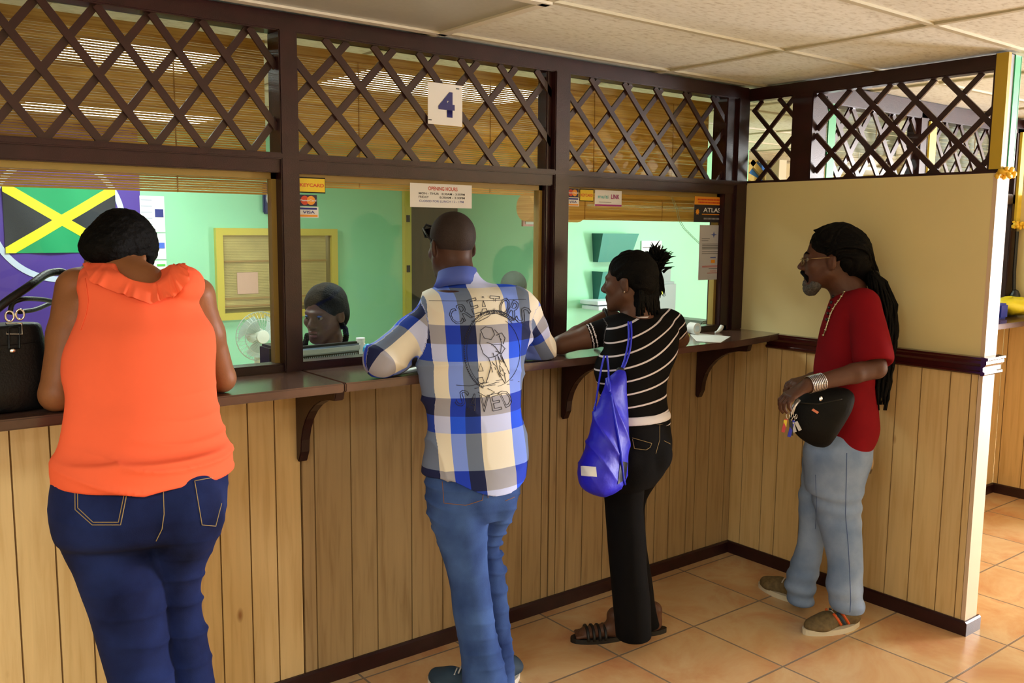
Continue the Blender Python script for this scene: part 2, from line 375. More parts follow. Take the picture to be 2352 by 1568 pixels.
beam(8, [(-3.72, -3.65, yf-.006, yb+.01, TOPZ, 2.335)], 'dark post beyond the left edge')
# partition top screen
beam(9, [(.02, .08, -1.252, 0, LATZ1, CZ-.004)], 'dark top beam of the partition screen')
beam(10, [(.0, .10, -1.252, 0, 1.922, 1.936)], 'thin dark ledge on the cream partition')
beam(11, [(.01, .09, -.385, -.272, 1.93, 2.335)], 'dark post inside the partition screen')
beam(12, [(.01, .09, -1.252, -1.20, 1.93, CZ-.003)], 'dark end post of the partition screen')
# ------------------------------------------------------------------ lattice panels
def lattice(name, p0, p1, z0, z1, nrm, first, pitch, slope, label, zc=None, w=.023, t=.010, m='wine_l', parent=None):
    """diagonal laths between two ends p0-p1 (xy), crossing lines spaced by pitch; slope = run over the full height"""
    p0 = np.array(p0, float); p1 = np.array(p1, float); L = np.linalg.norm(p1-p0); d = (p1-p0)/L; H = z1-z0; n = np.array([nrm[0], nrm[1], 0.])
    t_ = empty(name, (p0[0], p0[1], z0), label, 'lattice', 'diamond lattices of the dark timber screen')
    for s, off in ((1, t/2), (-1, -t/2)):
        x = first-10*pitch-(s*slope*(z1-zc)/H if zc else 0)
        while x < L+slope+pitch:
            a, c = x, x+s*slope   # x at top z1 -> c at bottom z0
            # clip to 0..L
            ts = [0., 1.]
            lo, hi = 0., 1.
            dx = c-a
            if abs(dx) > 1e-9:
                q = sorted(((0-a)/dx, (L-a)/dx)); lo = max(lo, q[0]); hi = min(hi, q[1])
            if hi-lo > .06:
                P = lambda q: np.array([p0[0]+d[0]*(a+dx*q), p0[1]+d[1]*(a+dx*q), z1-H*q])+n*off
                b = MB(); b.obox(P(lo), P(hi), w, t, n); b.build('lath', M[m], t_)
            x += pitch
    return t_
H_ = LATZ1-LATZ0+.02
lattice('lattice_panel', (-3.65, 0), (-2.476, 0), LATZ0, LATZ1, (0, -1), .463, .155, .310, 'dark diamond lattice left of the number four lattice')
lattice('lattice_panel', (-2.412, 0), (-1.27, 0), LATZ0, LATZ1, (0, -1), .160, .1885, .374, 'dark diamond lattice carrying the number four sign', zc=2.280, w=.025)
lattice('lattice_panel', (-1.19, 0), (-.15, 0), LATZ0, LATZ1, (0, -1), .165, .199, .39, 'dark diamond lattice right of the number four sign, next to the corner', zc=2.300, w=.023)
lattice('lattice_panel', (.05, -.02), (.05, -.272), LATZ0, LATZ1, (-1, 0), .004, .187, .39, 'narrow dark lattice above the partition, beside the corner post', zc=2.288, w=.020)
lattice('lattice_panel', (.05, -.385), (.05, -1.20), LATZ0, LATZ1, (-1, 0), .283, .197, .40, 'wide dark lattice above the cream partition wall', zc=2.252, w=.024)
# ------------------------------------------------------------------ window panes
for k, (a, c) in enumerate([(-3.65, -2.478), (-2.412, -1.30), (-1.19, -.155)]):
    w = MB(); w.box(a, c, .026, .031, TOPZ+.028, 1.868); w.build
    o = struct(w.build('window_%d' % (k+1), M['glass']))
    f = MB(); f.box(a, a+.018, .012, .045, TOPZ+.028, 1.868); f.box(c-.018, c, .012, .045, TOPZ+.028, 1.868); f.box(a, c, .012, .045, 1.848, 1.868)
    f.build('window_frame', mat('ochre_varnished_bead', (150, 124, 60), .4) if k == 0 else bpy.data.materials['ochre_varnished_bead'], o)
    w = MB(); w.box(a, c, .028, .032, LATZ0, LATZ1); w.build('upper_pane', M['glass'], o)
# ------------------------------------------------------------------ countertop, sill board, brackets
b = MB(); b.box(-6.2, -2.418, -.35, .10, TOPZ-.03, TOPZ); tag(b.build('countertop', M['top'], bevel=.004), 'brown laminate countertop under the left window where the woman in orange leans', 'countertop')
b = MB()
out = [(-2.414, -.35), (-.45, -.35), (-.12, -.30), (-.0, -.27), (-.0, .10), (-2.414, .10)]
b.prism(out, TOPZ-.03, TOPZ, 'z'); tag(b.build('countertop', M['top'], bevel=.004), 'brown laminate countertop running from window four to the cream partition', 'countertop')
b = MB(); b.box(-6.1, .0, .16, .56, 1.02, 1.05); tag(b.build('teller_desk', mat('pale_desk_laminate', (206, 196, 160), .4)), 'pale teller desk behind the windows', 'desk')
b = MB(); b.box(-6.1, -.02, .05, .16, 1.15, 1.182); struct(b.build('trim_13', mat('yellow_sill_paint', (226, 206, 120), .4)), 'yellow painted inner sill')
def bracket(x, label, th=.035, m='wine'):
    out = [(0, 1.16), (0, .87), (-.015, .86)]
    for k in range(9):
        a = k/8*math.pi/2; out.append((-.035-.265*(1-math.cos(a)), .90+.225*math.sin(a)))
    out += [(-.31, 1.16)]
    b = MB(); b.prism(out, x, x+th, 'x'); tag(b.build('shelf_bracket', M[m], bevel=.003), label, 'bracket', 'curved brackets under the countertop')
bracket(-2.43, 'curved dark bracket under the counter behind the woman in orange, nearest the left')
bracket(-1.19, 'curved dark bracket under the counter between the plaid shirt and the blue bag')
bracket(-.30, 'curved dark bracket under the counter nearest the corner post')
# ------------------------------------------------------------------ blinds
def blind(x0, x1, y, ztop, zbot, pitch, label, m, slat=.80, roll=None, cords=(.25, .75), grp='slatted blinds'):
    t = empty('bamboo_blind' if m == 'bamboo' else 'slatted_blind', ((x0+x1)/2, y, zbot), label, 'blind', grp)
    b = MB(); z = ztop
    while z > zbot:
        dz = pitch*slat*(.92+.16*random.random()); b.box(x0, x1, y-.0015, y+.0015, z-dz, z); z -= pitch
    b.build('slats', M[m], t)
    for c in cords:
        x = x0+(x1-x0)*c; b = MB(); b.box(x-.002, x+.002, y-.004, y-.002, zbot, ztop); b.build('cord', M['bamboo'], t)
    b = MB(); b.box(x0, x1, y-.012, y+.012, ztop, ztop+.03); b.build('head_rail', M[m], t)
    if roll:
        b = MB(); b.lathe([(.0, x0), (roll, x0), (roll, x1), (0, x1)], (0, y, zbot), 16, 'x'); b.build('rolled_slats', M[m], t)
    return t
blind(-3.70, -2.47, .11, 2.288, 1.797, .0078, 'bamboo blind behind the left lattice with the flag visible beneath it', 'bamboo', .82, grp='bamboo blinds behind the glass')
blind(-2.41, -1.20, .11, 2.288, 1.835, .0078, 'bamboo blind behind the lattice with the number four sign', 'bamboo', .80, grp='bamboo blinds behind the glass')
blind(-1.18, -.14, .11, 2.292, 1.885, .0078, 'bamboo blind behind the right lattice, finer and more closed', 'bamboo', .98, grp='bamboo blinds behind the glass')
# lower rolled part of the third blind hangs slightly further in
blind(-1.18, -.15, .16, 1.835, 1.735, .0065, 'short lower bamboo blind hanging over the mint wall, right of window four', 'bamboo', 1.0, grp='bamboo blinds behind the glass')
# ------------------------------------------------------------------ signs and stickers on the glass and lattice
ink = mat('navy_ink', (34, 34, 120), .5); red_i = mat('red_ink', (196, 60, 44), .5); blk_i = mat('black_ink', (60, 64, 70), .5); blu_i = mat('blue_ink', (84, 100, 176), .5)
GY = .0105
def card(name, x0, x1, z0, z1, y, m, label, cat='sign', group=None, t=.0012, tilt=0):
    b = MB(); b.box(x0, x1, y-t, y, z0, z1); o = b.build(name, m); return tag(o, label, cat, group)
c = card('number_sign', -1.886, -1.730, 2.075, 2.228, -.018, M['white'], 'white square sign with a dark blue 4 fixed to the middle lattice')
text('numeral', '4', .094, (-1.803, -.0205, 2.152), ink, c, width=.074, bold=.045)
for q in [(-1.752, 2.215), (-1.877, 2.09)]:
    b = MB(); b.box(q[0]-.007, q[0]+.007, -.0205, -.019, q[1]-.002, q[1]+.002); b.build('small_print', blk_i, c)
hs = card('opening_hours_sign', -1.948, -1.664, 1.766, 1.856, GY, M['white'], 'white opening hours notice taped inside window four, red heading')
yy = GY-.0018
text('heading', 'OPENING HOURS', .0145, (-1.800, yy, 1.838), red_i, hs, width=.135, bold=.02)
text('line', 'MON - THUR   8:30AM - 3:30PM', .008, (-1.804, yy, 1.8185), blk_i, hs, width=.212, bold=.015)
text('line', 'FRIDAY', .008, (-1.888, yy, 1.805), blk_i, hs, width=.045, bold=.015)
text('line', '8:30AM - 3:30PM', .008, (-1.757, yy, 1.805), blk_i, hs, width=.118, bold=.015)
text('line', 'CLOSED FOR LUNCH 12 - 1PM', .008, (-1.806, yy, 1.790), blu_i, hs, width=.205, bold=.01)
yel = mat('yellow_print', (236, 206, 36), .5); rd = mat('red_print', (214, 70, 30), .5); nav = mat('navy_print', (30, 24, 66), .5); org = mat('orange_print', (244, 160, 40), .5); dkb = mat('deep_blue_print', (14, 40, 140), .5); mag = mat('magenta_print', (170, 40, 130), .5); teal = mat('teal_print', (60, 190, 196), .5)
def key_sticker(x0, x1, z0, z1, label):
    c = card('card_sticker', x0, x1, z0, z1, GY, M['dark'], label, 'sticker', 'card acceptance stickers on the windows')
    b = MB(); b.box(x0+.002, x1-.002, GY-.0018, GY-.0012, z0+.004, z1-.004); b.build('yellow_field', yel, c)
    text('lettering', 'KEYCARD', (z1-z0)*.22, ((x0+x1)/2, GY-.0025, (z0+z1)/2), rd, c, width=(x1-x0)*.88, bold=.02)
def circles_sticker(x0, x1, z0, z1, label):
    c = card('card_sticker', x0, x1, z0, z1, GY, nav, label, 'sticker', 'card acceptance stickers on the windows')
    w = x1-x0; zc = (z0+z1)/2; r = (z1-z0)*.40
    for k, (dx, m) in enumerate([(-.17, rd), (.17, org)]):
        b = MB(); b.prism([((x0+x1)/2+dx*w+r*math.cos(a*math.pi/12), zc+r*math.sin(a*math.pi/12)) for a in range(24)], GY-.0014-.0004*k, GY-.0020-.0004*k); b.build('disc', m, c)
    text('lettering', 'MasterCard', (z1-z0)*.17, ((x0+x1)/2, GY-.0030, zc), M['white'], c, width=w*.9, bold=.02)
def visa_sticker(x0, x1, z0, z1, label):
    c = card('card_sticker', x0, x1, z0, z1, GY, M['white'], label, 'sticker', 'card acceptance stickers on the windows')
    h = z1-z0
    b = MB(); b.box(x0+.003, x1-.006, GY-.002, GY-.0012, z1-h*.26, z1-h*.08); b.build('blue_bar', dkb, c)
    b = MB(); b.box(x0+.003, x1-.004, GY-.002, GY-.0012, z0+h*.08, z0+h*.26); b.build('gold_bar', org, c)
    text('lettering', 'VISA', h*.26, ((x0+x1)/2, GY-.0025, z0+h*.5), dkb, c, width=(x1-x0)*.6, bold=.01)
key_sticker(-2.398, -2.296, 1.805, 1.859, 'yellow and red card sticker at the top left corner of window four')
circles_sticker(-2.398, -2.329, 1.760, 1.799, 'dark sticker with red and orange circles under the yellow sticker, window four')
visa_sticker(-2.398, -2.324, 1.720, 1.7575, 'white sticker with blue and gold bars, lowest at the left of window four')
circles_sticker(-1.165, -1.098, 1.826, 1.862, 'small circles sticker at the top left corner of the right window')
visa_sticker(-1.165, -1.094, 1.787, 1.8245, 'white and gold card sticker at the top left of the right window')
key_sticker(-1.090, -1.009, 1.809, 1.863, 'small yellow and red card sticker at the top of the right window')
c = card('bank_network_sticker', -1.000, -.836, 1.791, 1.861, GY, M['white'], 'white sticker with teal and magenta lettering at the top of the right window', 'sticker')
text('lettering', 'multi', .016, (-.952, GY-.003, 1.833), teal, c, width=.062); text('lettering', 'LINK', .02, (-.877, GY-.003, 1.834), mag, c, width=.052, bold=.02)
b = MB(); b.box(-1.0, -.836, GY-.002, GY-.0012, 1.791, 1.799); b.build('magenta_band', mag, c)
b = MB(); b.box(-.975, -.90, GY-.002, GY-.0012, 1.808, 1.8095); b.build('small_print', blk_i, c)
c = card('remittance_sign', -.342, -.116, 1.728, 1.852, GY, mat('charcoal_print', (38, 36, 48), .45), 'dark sign with orange header and ATLAS lettering at the top right of the right window')
b = MB(); b.box(-.342, -.116, GY-.0022, GY-.0012, 1.813, 1.852); b.build('orange_header', org, c)
for z, w_ in ((1.838, .18), (1.824, .17)):
    b = MB(); x = -.229-w_/2
    while x < -.229+w_/2: 
        q = .006+.005*random.random(); b.box(x, x+q, GY-.0026, GY-.0022, z-.004, z+.004); x += q+.002
    b.build('faded_lettering', rd, c)
text('lettering', 'ATLAS', .022, (-.212, GY-.0028, 1.788), M['white'], c, width=.130, bold=.02)
b = MB(); b.box(-.285, -.135, GY-.002, GY-.0012, 1.765, 1.769); b.build('gold_line', org, c)
b = MB(); b.prism([(-.318+.016*math.cos(a*math.pi/8)*(1 if a % 2 else .6), 1.778+.016*math.sin(a*math.pi/8)*(1 if a % 2 else .6)) for a in range(16)], GY-.002, GY-.0012); b.build('sun_emblem', org, c)
b = MB(); x = -.27
while x < -.15: b.box(x, x+.007, GY-.002, GY-.0012, 1.742, 1.750); x += .010
b.build('small_print', mat('grey_print', (150, 150, 160), .5), c)
# paper notice
c = card('paper_notice', -.296, -.116, 1.445, 1.715, GY, mat('dull_white_paper', (196, 196, 204), .6), 'tall white paper notice taped on the right window below the dark sign', 'notice')
b = MB()
for z, a, e in [(1.648, -.28, -.22), (1.638, -.28, -.23)]+[(1.622-.008*k, -.275, -.115) for k in range(4)]+[(1.584-.009*k, -.275, -.12) for k in range(2)]+[(1.500, -.22, -.13)]: b.box(a, e, GY-.0018, GY-.0012, z-.0012, z+.0012)
b.build('text_lines', blk_i, c)
b = MB()
for z, a, e in [(1.513, -.27, -.10), (1.508, -.27, -.14), (1.488, -.21, -.16), (1.478, -.23, -.15)]: b.box(a, e, GY-.0018, GY-.0012, z-.0012, z+.0012)
b.build('red_text_lines', red_i, c)
b = MB(); b.prism([(-.19+.026*math.cos(a*math.pi/8)*(1 if a % 4 == 0 else .35), 1.668+.016*math.sin(a*math.pi/8)*(1 if a % 4 == 0 else .4)) for a in range(16)], GY-.002, GY-.0012); b.build('letterhead_emblem', blu_i, c); b = MB(); b.box(-.21, -.17, GY-.002, GY-.0012, 1.552, 1.558); b.build('small_crest', blu_i, c)
b = MB(); b.box(-.205, -.175, GY-.002, GY-.0012, 1.528, 1.544); b.build('stamp', org, c)
# thin cord behind the right window
pts = [atY(u, v, .13) for u, v in [(1540, 450), (1553, 480), (1558, 505), (1570, 525), (1590, 545), (1606, 560)]]
b = MB(); b.tube(pts, .0012); b.tube([p+np.array([.012, 0, 0]) for p in pts], .0012); tag(b.build('blind_cord', mat('pale_cord', (170, 190, 160), .6)), 'thin pale pull cord hanging behind the right window', 'cord')
# ------------------------------------------------------------------ office behind the glass
wy = OY
flag = empty('national_flag', (-2.33, wy-.01, 1.50), 'black, green and gold flag with a diagonal cross pinned to the purple wall', 'flag')
fx0, fx1, fz0, fz1 = -2.69, -1.975, 1.495, 1.945
fg = mat('flag_green', (20, 150, 96), .7); fk = mat('flag_black', (36, 40, 48), .7); fy = mat('flag_gold', (226, 224, 40), .7)
def fpt(a, c_):
    x = fx0+(fx1-fx0)*a; z = fz0+(fz1-fz0)*c_
    return (x, wy-.012-.006*math.sin(x*18+z*9), z)
def tri(name, pts, m, dy=0):
    b = MB(); n = 10; A, B_, C_ = [np.array(p) for p in pts]; vs = []; idx = {}
    for i in range(n+1):
        for j in range(n+1-i):
            q = A+(B_-A)*i/n+(C_-A)*j/n; idx[i, j] = len(vs); p = fpt(q[0], q[1]); vs.append((p[0], p[1]-dy, p[2]))
    fs = []
    for i in range(n):
        for j in range(n-i):
            fs.append((idx[i, j], idx[i+1, j], idx[i, j+1]))
            if j < n-i-1: fs.append((idx[i+1, j], idx[i+1, j+1], idx[i, j+1]))
    b.raw(vs, fs); b.build(name, m, flag, smooth=True)
tri('green_field', [(0, 1), (1, 1), (.5, .5)], fg); tri('green_field', [(0, 0), (1, 0), (.5, .5)], fg)
tri('black_field', [(0, 0), (0, 1), (.5, .5)], fk); tri('black_field', [(1, 0), (1, 1), (.5, .5)], fk)
b = MB()
for (a0, c0, a1, c1) in [(0, 0, 1, 1), (0, 1, 1, 0)]:
    n = 24; wd = .085; d_ = np.array([a1-a0, (c1-c0)]); vs = []
    for i in range(n+1):
        t_ = i/n; q = np.array([a0, c0])+d_*t_
        for s in (-1, 1):
            pz = min(1, max(0, q[1]+s*wd)); p = fpt(q[0], pz); vs.append((p[0], p[1]-.002, p[2]))
    b.raw(vs, [(2*i, 2*i+2, 2*i+3, 2*i+1) for i in range(n)])
b.build('gold_cross', fy, flag, smooth=True)
# white ring sign behind the flag
b = MB(); R0, R1 = .40, .44; cx_, cz_ = -2.35, 1.73
vs = []; n = 64
for k in range(n+1):
    a = 2*math.pi*k/n
    vs += [(cx_+R0*math.cos(a), wy-.004, cz_+R0*math.sin(a)), (cx_+R1*math.cos(a), wy-.004, cz_+R1*math.sin(a))]
b.raw(vs, [(2*k, 2*k+1, 2*k+3, 2*k+2) for k in range(n)]); tag(b.build('ring_decal', mat('pale_blue_print', (200, 214, 240), .5)), 'white ring painted on the purple wall behind the flag', 'wall decal')
# calendars column
for k, (z0, z1, col, lab) in enumerate([(1.64, 1.905, (40, 50, 130), 'white calendar page with dark blue block, upper on the wall beside the flag'), (1.44, 1.632, (70, 110, 220), 'white calendar page with bright blue block, lower beside the flag'), (1.36, 1.43, (90, 200, 80), 'small white and green page below the calendars')]):
    c = card('calendar_page', -1.805, -1.63, z0, z1, wy-.003, M['white'], lab, 'calendar', 'pages pinned beside the flag')
    b = MB(); b.box(-1.70, -1.64, wy-.007, wy-.004, z0+(z1-z0)*.42, z0+(z1-z0)*.64); b.build('picture_block', mat('calendar_block_%d' % k, col, .6), c)
    b = MB()
    for j in range(5): z = z1-.03-j*(z1-z0)/6; b.box(-1.80, -1.72, wy-.006, wy-.0045, z-.003, z+.003)
    b.build('text_lines', mat('pale_print', (170, 180, 200), .6) if k == 0 else bpy.data.materials['pale_print'], c)
# clock
c = empty('wall_clock', (-.80, wy, 1.86), 'dark blue square wall clock, partly hidden by the post left of window four', 'clock')
b = MB(); b.box(-.87, -.63, wy-.04, wy, 1.79, 2.03); b.build('case', mat('navy_plastic', (30, 44, 96), .4), c, bevel=.01)
b = MB(); b.lathe([(0, wy-.045), (.10, wy-.045), (.10, wy-.04), (0, wy-.04)], (-.75, 0, 1.91), 24, 'y'); b.build('dial', M['white'], c)
b = MB(); b.obox((-.75, wy-.047, 1.91), (-.75, wy-.047, 1.98), .006, .002, (0, 1, 0)); b.obox((-.75, wy-.047, 1.91), (-.70, wy-.047, 1.93), .006, .002, (0, 1, 0)); b.build('hand', ink, c)
# interior hatch window with yellow frame and blind
c = empty('hatch_window', (-.745, wy, .95), 'yellow framed inner office window with a closed bamboo blind', 'window')
yfm = mat('yellow_gloss_paint', (196, 180, 76), .35)
b = MB(); a0, a1, z0, z1 = -1.265, -.235, .96, 1.675
for q in [(a0, a1, z1-.055, z1), (a0, a1, z0, z0+.055), (a0, a0+.055, z0+.055, z1-.055), (a1-.055, a1, z0+.055, z1-.055)]: b.box(q[0], q[1], wy-.045, wy, q[2], q[3])
b.build('frame', yfm, c)
b = MB(); b.box(a0+.05, a1-.05, wy-.012, wy-.008, z0+.05, z1-.05); b.build('pane', mat('dull_tinted_glass', (120, 110, 70), .15), c)
b = MB(); z = z1-.055
while z > z0+.09: b.box(a0+.06, a1-.10, wy-.022, wy-.018, z-.011, z); z -= .0125
b.build('blind_slats', mat('khaki_slats', (176, 160, 100), .5, var=.2, vscale=3), c)
b = MB(); b.box(-1.10, -.93, wy-.026, wy-.023, 1.16, 1.33); b.build('taped_paper', mat('pinkish_paper', (196, 160, 140), .6), c)
for zz in (1.41, 1.12, 1.06):
    b = MB(); b.box(a0+.06, a1-.10, wy-.032, wy-.022, zz, zz+.014); b.build('shelf_edge', mat('shelf_wood_%d' % int(zz*100), (150, 120, 66), .5), c)
# door in the office
d = MB(); d.box(.49, .99, wy-.03, wy-.0, 0, 1.96); o = struct(d.build('door_1', mat('dark_brown_door', (66, 46, 30), .45, var=.25, vscale=4, stretch=(6, 6, .5)), bevel=.003))
f = MB(); f.box(.415, .485, wy-.05, wy, 0, 2.02); f.build('door_frame', yfm, o, bevel=.004)
h = MB(); h.box(.43, .46, wy-.062, wy-.05, 1.74, 1.80); h.box(.43, .46, wy-.062, wy-.05, 1.30, 1.36); h.build('hinge', M['dark'], o)
# straw ornament and framed strip on mint wall in window four
c = empty('rolled_blind', (.52, 2.1, 1.78), 'rolled straw blind end hanging near the post right of window four', 'rolled blind')
p = atY(1195, 476, 2.1); b = MB(); b.lathe([(0, p[0]-.0), (.095, p[0]), (.10, p[0]+.02), (.10, p[0]+.50), (0, p[0]+.50)], (0, 2.05, p[2]), 20, 'x'); b.build('straw_roll', M['bamboo'], c)
p = atY(1212, 505, 2.12); b = MB(); b.box(p[0]+.0, p[0]+.40, 2.17, 2.19, p[2]-.045, p[2]+.03); c = tag(b.build('picture_frame', mat('brown_frame', (140, 84, 50), .5)), 'small brown framed strip below the straw roll, upper right of window four', 'picture frame')
b = MB(); b.box(p[0]+.02, p[0]+.38, 2.166, 2.17, p[2]-.03, p[2]+.02); b.build('print', mat('pale_green_print', (150, 170, 150), .5), c)
# desk fan
fc = atY(597, 772, 2.05); fc = np.array(fc); FR = .142
c = empty('desk_fan', (fc[0], fc[1], 1.05-.0), 'white desk fan with wire guard standing behind the left window', 'fan')
wf = mat('off_white_plastic', (226, 232, 220), .35); fg_ = mat('chromed_wire', (200, 214, 206), .3, metal=.4)
b = MB()
for k in range(36):
    a = 2*math.pi*k/36; pts = []
    for s in range(7):
        q = s/6; r = .035+(FR-.035)*q; pts.append((fc[0]+r*math.cos(a), fc[1]-.045*(1-q**3), fc[2]+r*math.sin(a)))
    b.tube(pts, .0011, 4)
    pts = [(x_, 2*fc[1]-y_+.0, z_) for x_, y_, z_ in pts]; b.tube(pts, .0011, 4)
for rr, yy_ in ((FR, 0), (FR*.7, -.03)):
    b.tube([(fc[0]+rr*math.cos(a*math.pi/20), fc[1]+yy_, fc[2]+rr*math.sin(a*math.pi/20)) for a in range(40)], .003, 6, True)
b.build('guard', fg_, c)
b = MB(); b.lathe([(0, -.055), (.036, -.052), (.04, -.04), (0, -.038)], (fc[0], fc[1], fc[2]), 24, 'y'); b.build('badge', wf, c)
for k in range(3):
    b = MB(); vs = []
    for i in range(9):
        for j in range(7):
            r = .03+.095*i/8; a = 2*math.pi*k/3+(j/6-.5)*(1.0+.5*i/8)+.5*i/8
            vs.append((fc[0]+r*math.cos(a), fc[1]-.012+.03*(j/6), fc[2]+r*math.sin(a)))
    b.raw(vs, [(i*7+j, i*7+j+1, (i+1)*7+j+1, (i+1)*7+j) for i in range(8) for j in range(6)]); b.build('blade', mat('translucent_blade', (186, 206, 200), .3) if k == 0 else bpy.data.materials['translucent_blade'], c, smooth=True)
b = MB(); b.lathe([(0, .02), (.045, .025), (.05, .09), (.03, .12), (0, .12)], (fc[0], fc[1], fc[2]), 20, 'y'); b.build('motor_housing', wf, c, smooth=True)
b = MB(); b.tube([(fc[0], fc[1]+.06, fc[2]-.02), (fc[0], fc[1]+.05, 1.0), (fc[0], fc[1]+.05, .78)], .016, 10); b.build('stand', wf, c)
b = MB(); b.lathe([(0, .762), (.10, .762), (.10, .775), (.03, .80), (0, .80)], (fc[0], fc[1]+.05, 0), 24); b.build('base', wf, c)
b = MB(); b.box(fc[0]-.6, fc[0]+.5, fc[1]-.3, fc[1]+.5, .73, .76)
for sx in (-.55, .45):
    for sy in (-.25, .45): b.box(fc[0]+sx-.02, fc[0]+sx+.02, fc[1]+sy-.02, fc[1]+sy+.02, 0, .73)
tag(b.build('side_table', mat('table_wood', (190, 170, 120), .5)), 'low office table carrying the desk fan', 'table')
# monitor seen from behind, on the teller desk
mc = np.array(dep(762, 808, 3.62)); c = empty('computer_monitor', (mc[0], mc[1], 1.05), 'back of a black and silver flat monitor behind the sill of window four', 'monitor')
yaw_m = .10
def rot2(p, c_, a): 
    x, y = p[0]-c_[0], p[1]-c_[1]; return (c_[0]+x*math.cos(a)-y*math.sin(a), c_[1]+x*math.sin(a)+y*math.cos(a), p[2])
def rbox(x0, x1, y0, y1, z0, z1, name, m, bevel=0, parent=None):
    b = MB(); b.box(x0, x1, y0, y1, z0, z1); b.v = [rot2(p, mc, yaw_m) for p in b.v]; return b.build(name, m, parent, bevel)
hz = mc[2]
silv = mat('silver_plastic', (170, 186, 206), .3); blkp = mat('black_plastic', (24, 26, 30), .35)
rbox(mc[0]-.155, mc[0]+.135, mc[1], mc[1]+.035, 1.085, hz+.032, 'case', blkp, .008, c)
rbox(mc[0]-.15, mc[0]+.13, mc[1]-.012, mc[1], hz-.006, hz+.024, 'silver_band', silv, .006, c)
b = MB()
for k in range(30): b.box(mc[0]-.13+.0085*k, mc[0]-.127+.0085*k, mc[1]-.004, mc[1]-.001, hz-.045, hz-.012)
b.v = [rot2(p, mc, yaw_m) for p in b.v]; b.build('vent_slots', silv, c)
rbox(mc[0]-.04, mc[0]+.02, mc[1]+.0, mc[1]+.03, 1.062, hz-.1, 'neck', blkp, .004, c); rbox(mc[0]-.09, mc[0]+.07, mc[1]-.05, mc[1]+.1, 1.052, 1.062, 'foot', blkp, .003, c)
q = dep(845, 805, 3.75); b = MB(); b.ball(q, (.022, .02, .03)); b.tube([q, (q[0], q[1], 1.06)], .016, 10); tag(b.build('blue_cup', mat('sky_blue_plastic', (40, 170, 230), .4)), 'bright blue cup beside the monitor', 'cup')
q = dep(828, 779, 3.84); b = MB(); b.lathe([(0, 1.05), (.02, 1.05), (.02, q[2]-.02), (.016, q[2]-.012), (.019, q[2]-.01), (.019, q[2]+.006), (0, q[2]+.006)], (q[0], q[1], 0), 16); tag(b.build('white_bottle', M['white']), 'small white bottle whose cap shows above the monitor edge', 'bottle')
q = dep(632, 800, 3.75); b = MB(); b.box(q[0]-.03, q[0]+.12, q[1]-.02, q[1]+.10, 1.05, q[2]+.012); tag(b.build('card_terminal', blkp, bevel=.01), 'black device on the desk behind the post, left of window four', 'terminal')
# wall file pockets
def pocket(u0, u1, v0, v1, label, sheet=False):
    a = atY(u0+30, v0, RY-.12); e = atY(u1, v0, RY-.12); lo = atY(u0+45, v1, RY-.10)
    x0, x1, zt, zb = a[0], e[0], a[2], lo[2]
    c = empty('wall_file_pocket', (x0, RY, zb), label, 'file holder', 'green wall pockets in the office')
    gm = bpy.data.materials.get('smoked_green_plastic') or mat('smoked_green_plastic', (72, 150, 140), .3)
    gd = bpy.data.materials.get('dark_green_plastic') or mat('dark_green_plastic', (36, 92, 88), .35)
    b = MB(); b.raw([(x0, RY-.12, zt), (x1, RY-.12, zt), (x1-.03, RY-.05, zb), (x0+.02, RY-.05, zb), (x0, RY-.114, zt), (x1, RY-.114, zt), (x1-.03, RY-.044, zb), (x0+.02, RY-.044, zb)], [(0, 1, 2, 3), (7, 6, 5, 4), (0, 4, 5, 1), (1, 5, 6, 2), (2, 6, 7, 3), (3, 7, 4, 0)]); b.build('front', gm, c)
    b = MB()
    for xx, xb in ((x0, x0+.02), (x1, x1-.03)): b.raw([(xx, RY-.12, zt), (xx-.004, RY, zt), (xb-.004, RY, zb), (xb, RY-.05, zb)], [(0, 1, 2, 3)])
    b.raw([(x0+.02, RY-.05, zb), (x1-.03, RY-.05, zb), (x1-.03, RY, zb), (x0+.02, RY, zb)], [(0, 1, 2, 3)])
    b.build('side', gd, c)
pocket(1355, 1468, 536, 602, 'upper green wall file pocket behind the right window'); pocket(1355, 1440, 624, 690, 'lower green wall file pocket beside the face of the woman in stripes')
a = atY(1352, 690, RY-.12); b = MB(); b.box(a[0], a[0]+.40, RY-.22, RY-.02, a[2]-.03, a[2]); b.box(a[0]+.02, a[0]+.40, RY-.21, RY-.02, a[2]-.07, a[2]-.04); tag(b.build('letter_tray', mat('white_tray', (220, 232, 240), .4), bevel=.004), 'white stacked letter tray on the mint wall behind the woman in stripes', 'tray')
a = atY(1474, 553, RY-.01); b = MB(); b.box(a[0], a[0]+.23, RY-.012, RY-.002, a[2]-.14, a[2]); c = tag(b.build('wall_notice', M['white']), 'white notice on the mint wall right of the upper pocket', 'notice')
b = MB(); b.box(a[0]+.01, a[0]+.22, RY-.014, RY-.012, a[2]-.055, a[2]-.05); b.box(a[0]+.12, a[0]+.135, RY-.014, RY-.012, a[2]-.04, a[2]-.028); b.build('print_line', blk_i, c)
